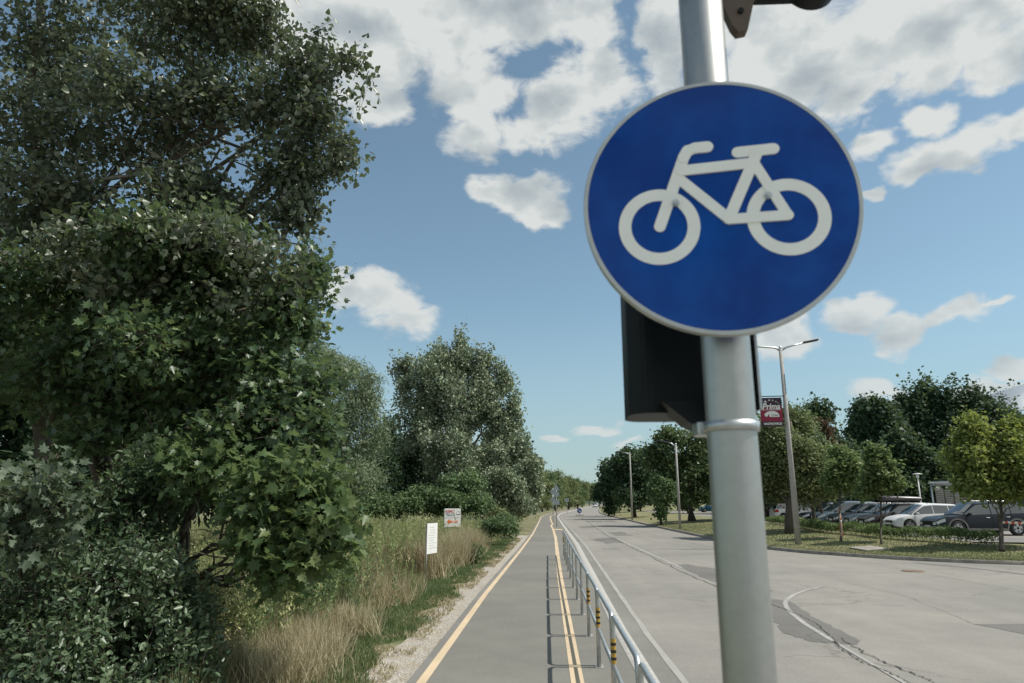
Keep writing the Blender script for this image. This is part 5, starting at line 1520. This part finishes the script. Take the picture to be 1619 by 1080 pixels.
wt('dark tree closing the gap behind the foreground pole', 1210, 0, 64, [CL(1215, 720, 64, 40, 40, 1), CL(1225, 770, 64, 50, 34, 1), CL(1180, 750, 64, 30, 60, 1)], 1300, M_dark, size=.28)
protosR = [proto_tree('x', M_dark, 9, 8, n=900, group=GRR), proto_tree('x', M_mid, 8, 7, n=900, group=GRR)]
rowR = [(20, 100, 1, .72), (27, 96, 0, 1.0), (34, 104, 0, 1.1), (16, 120, 0, .85), (24, 128, 1, 1.0), (34, 125, 0, 1.2), (17.5, 140, 1, .8), (20, 160, 0, .8), (23.5, 185, 0, .8), (27, 215, 1, .8), (31, 250, 0, .9), (36, 290, 1, .9), (43, 335, 0, 1.0), (54, 390, 1, 1.1), (46, 110, 0, 1.2), (60, 115, 1, 1.2)]
for i, (x, Y, k, s) in enumerate(rowR):
    put(protosR, x, Y, k, s, f'{"dark" if k == 0 else "mid green"} tree beyond the right verge, {names_[i]} counted along the group', GRR)

# clipped hedge before the parked cars
HP = [ground_at(x, y, .34) for x, y in ((1573, 863), (1522, 860), (1460, 856), (1400, 852), (1360, 847), (1309, 843), (1250, 832), (1216, 829))]
t = thing('hedge', 'low clipped green hedge running in front of the parked cars', 'hedge', (HP[0][0], HP[0][1], .3))
hb_ = np.array([HP[0][0], HP[0][1], .3])
Pp = []; 
for a, b_ in zip(HP, HP[1:]):
    n = int(np.linalg.norm(b_ - a) * 900); u = rng.random(n)[:, None]
    q = a + (b_ - a) * u
    h = rng.random(n) ** .6
    q = q + np.stack([rng.normal(size=n) * .14, rng.normal(size=n) * .16, .12 + .42 * h * (1 + .25 * np.sin(q[:, 0] * 3.1) * np.cos(q[:, 1] * 2.3))], 1)
    Pp.append(q)
Pp = np.concatenate(Pp); n = len(Pp)
leaf_object('foliage', Pp - hb_, rng.normal(size=(n, 3)) + [0, 0, .6], rng.normal(size=(n, 3)) + [0, 0, .5], .085 * (1 + .3 * rng.normal(size=n).clip(-1, 1)), P_OVAL, np.clip(rng.beta(2, 2.4, n) + .2 * snoise(Pp, 1.5, 2), 0, 1), M_hedge, t)
sa = []; 
for a, b_ in zip(HP, HP[1:]):
    m_ = int(np.linalg.norm(b_ - a) / .32)
    for i in range(m_): sa.append(a + (b_ - a) * i / m_)
sa = np.array(sa) - hb_; V, F = twig_arrays(sa + [0, 0, -.1], sa + [0, 0, .25] + rng.normal(size=sa.shape) * .03, .018)
st_ = polymesh('stems', V, F, M_bark, t); st_['kind'] = 'stuff'

# ------------------------------------------------------------------ grass, weeds and dry stalks
def blades(name, P, H, Wd, lean, mat, var, kind='stuff', label=None, cat=None):
    n = len(P)
    D = nrm(np.stack([rng.normal(size=n) * lean, rng.normal(size=n) * lean, np.ones(n)], 1))
    az = rng.random(n) * 2 * PI
    X = np.stack([np.cos(az), np.sin(az), np.zeros(n)], 1)
    N = np.cross(X, D); bend = (np.abs(rng.normal(size=n)) * .25 * H)[:, None]
    c = N * bend
    V = np.stack([P - X * Wd[:, None], P + X * Wd[:, None], P + D * H[:, None] * .5 - X * Wd[:, None] * .75 + c * .25, P + D * H[:, None] * .5 + X * Wd[:, None] * .75 + c * .25, P + D * H[:, None] + c], 1).reshape(-1, 3)
    me = bpy.data.meshes.new(name)
    me.vertices.add(n * 5); me.vertices.foreach_set('co', V.astype(np.float32).ravel())
    fl = np.array([0, 1, 3, 2, 2, 3, 4]); loops = (np.arange(n)[:, None] * 5 + fl).ravel().astype(np.int32)
    me.loops.add(len(loops)); me.loops.foreach_set('vertex_index', loops)
    me.polygons.add(2 * n); st = (np.arange(n)[:, None] * 7 + np.array([0, 4])).ravel().astype(np.int32)
    me.polygons.foreach_set('loop_start', st); me.polygons.foreach_set('loop_total', np.tile([4, 3], n).astype(np.int32))
    a = me.attributes.new('var', 'FLOAT', 'FACE'); a.data.foreach_set('value', np.repeat(var, 2).astype(np.float32))
    me.update(calc_edges=True)
    o = link_mesh(name, me, None, (mat,))
    return tag(o, label, cat, None, kind)

def scatter(n, y0, y1, pw, x_right, x_left):
    Y = y0 + (y1 - y0) * rng.random(n) ** pw
    xr_ = np.array([x_right(y) for y in Y]); xl_ = np.array([x_left(y) for y in Y])
    x = xl_ + (xr_ - xl_) * rng.random(n)
    return np.stack([x, Y, np.full(n, -.05)], 1)
def outside_shrub(P): return P[~((P[:, 1] < 9.6) & (P[:, 0] < -3.75))]
mr = lambda y: f_pl(y) - 1.45 + .25 * math.sin(y * .9) - max(0, (12 - y)) * .12
ml = lambda y: -.62 * y - 1.5
# dry grass
P = outside_shrub(scatter(80000, 6.5, 46, 1.35, mr, ml))
d = mr(10) * 0 + np.array([mr(y) for y in P[:, 1]]) - P[:, 0]
nz = snoise(P, .8, 2.2)
edge = np.clip(.35 + d / 1.6, .35, 1)
H = (.78 + .30 * nz + .18 * rng.normal(size=len(P))).clip(.2, 1.5) * edge
blades('dry_meadow_grass', P, H, .0035 + .00028 * P[:, 1], .28, M_drygrass, np.clip(rng.beta(2, 2, len(P)) + .25 * snoise(P, .5, 5), 0, 1), label='tall dry meadow grass left of the path', cat='grass')
P = outside_shrub(scatter(85000, 6.5, 46, 1.3, lambda y: mr(y) - .1, ml))
d = np.array([mr(y) for y in P[:, 1]]) - P[:, 0]; nz = snoise(P, .6, 7.7); keep = nz + .35 * rng.normal(size=len(P)) > -.15; P = P[keep]; d = d[keep]; nz = nz[keep]
H = (.85 + .4 * nz + .15 * rng.normal(size=len(P))).clip(.2, 1.5) * np.clip(.3 + d / 1.8, .3, 1)
blades('green_meadow_grass', P, H, .005 + .0003 * P[:, 1], .22, M_weed, np.clip(rng.beta(2, 2.3, len(P)) + .2 * nz, 0, 1), label='tall green meadow grass left of the path', cat='grass')
# leafy weeds on upright stems
P0 = scatter(2600, 8.5, 44, 1.15, lambda y: mr(y) - .35, ml); P0 = P0[snoise(P0, .45, 4.4) > -.35]
P1 = np.stack([rng.normal(size=210) * .45 - 4.15, rng.normal(size=210) * 1.1 + 12.0, np.full(210, 0)], 1)
def weeds(P0, name, mat, k, hmean, label):
    n = len(P0)
    hh = (hmean + .22 * rng.normal(size=n)).clip(.4, 1.6); ln = rng.normal(size=(n, 2)) * .16
    tt = rng.random((n, k)) ** .7
    Q = P0[:, None, :] + np.stack([ln[:, 0:1] * tt, ln[:, 1:2] * tt, hh[:, None] * tt], 2) + rng.normal(size=(n, k, 3)) * .035
    az = rng.random((n, k)) * 2 * PI
    D = np.stack([np.cos(az), np.sin(az), .9 + .5 * rng.normal(size=(n, k))], 2)
    Nn = np.stack([-np.cos(az) * .6, -np.sin(az) * .6, np.ones((n, k))], 2) + rng.normal(size=(n, k, 3)) * .3
    sz = (.055 + .0014 * P0[:, 1])[:, None] * (1.2 - .5 * tt)
    o = leaf_object(name, Q.reshape(-1, 3), D.reshape(-1, 3), Nn.reshape(-1, 3), sz.ravel() * 1.6, P_LANCE, np.clip(rng.beta(2, 2.6, n * k) + np.repeat(.2 * rng.normal(size=n), k) + .25 * (tt.ravel() - .5), 0, 1), mat)
    tag(o, label, 'weeds', None, 'stuff')
weeds(P0, 'meadow_weeds', M_weed, 34, 1.05, 'upright leafy weeds growing among the meadow grass')
weeds(P1, 'willowherb_patch', M_mid, 60, .95, 'patch of dark green upright weeds in the near meadow below the maple bough')
# blond tufts at the edge of the gravel
cs = np.array([(-3.05, 9.2), (-3.3, 10.0), (-2.95, 8.3), (-3.5, 9.2), (-3.7, 8.4), (-3.1, 11.2), (-3.3, 14.5), (-3.2, 19.5), (-3.0, 22.5), (-3.1, 23.5), (-3.4, 24.5), (-2.9, 26), (-3.2, 28), (-3.4, 30)])
idx = rng.integers(0, len(cs), 11000); P = np.concatenate([cs[idx] + rng.normal(size=(11000, 2)) * .22, np.full((11000, 1), -.04)], 1)
big = np.where(P[:, 1] > 18, 1.15, .55)
blades('dry_grass_tufts', P, big * (.75 + .3 * rng.random(11000)), .003 + .00028 * P[:, 1], .38, M_drygrass, np.clip(rng.beta(4, 2, 11000), 0, 1), label='blond dry grass tufts leaning over the gravel edge', cat='grass')
# reddish brown seed stalks
P = scatter(5200, 14, 32, 1, lambda y: mr(y) - .1, lambda y: mr(y) - 3.2); P = P[snoise(P, 1.1, 9.1) > .55]
blades('brown_seed_stalks', P, (.85 + .3 * rng.random(len(P))), .004 + .0004 * P[:, 1], .12, leafmat('seed_stalk', [(0, (.09, .05, .025)), (.6, (.20, .12, .06)), (1, (.33, .22, .11))], .7, .1), rng.random(len(P)), label='reddish brown seed stalks near the white signs', cat='grass')
# short green strip next to the gravel
P = scatter(46000, 5, 40, 1.25, lambda y: f_pl(y) - .62 + .18 * math.sin(y * 1.7) + .1 * math.sin(y * 4.1), lambda y: f_pl(y) - 1.75)
blades('green_grass_strip', P, .05 + .10 * rng.random(len(P)) * (1 + snoise(P, 1.5, 1)), .004 + .0003 * P[:, 1], .45, M_green, np.clip(rng.beta(2, 2.2, len(P)), 0, 1), label='short green grass strip beside the gravel', cat='grass')
P = scatter(13000, 5, 40, 1.25, lambda y: f_pl(y) - .26, lambda y: f_pl(y) - .95); P = P[snoise(P, 3.1, 4) > -.15]
P[:, 2] = -.02
blades('gravel_weeds', P, .03 + .07 * rng.random(len(P)), .004 + .0003 * P[:, 1], .9, M_drygrass, rng.random(len(P)) * .8, label='dry wisps of grass lying over the gravel', cat='grass')
# grass on the far verge
n = 60000
Y = 24.8 + 36 * rng.random(n) ** 1.6
x0 = np.array([f_kr(y) for y in Y]) + .10
x = x0 + (22 - x0).clip(1) * rng.random(n) ** 1.5
x = np.where(rng.random(n) < .25, x0 + .35 * rng.random(n), x)
P = np.stack([x, Y, [verge_h(a, b_) for a, b_ in zip(x, Y)]], 1)
P = P[(P[:, 0] < 17.5) | (P[:, 1] < 29)]
dry = np.clip(.55 + .5 * snoise(P, .5, 3.3) + .3 * rng.normal(size=len(P)) + .4 * np.exp(-(P[:, 0] - np.array([f_kr(y) for y in P[:, 1]])) / .5), 0, 1)
blades('verge_grass', P, .02 + .055 * rng.random(len(P)), .010 + .0002 * P[:, 1], .6, M_lawn, dry, label='short patchy grass on the verge beyond the road', cat='grass')
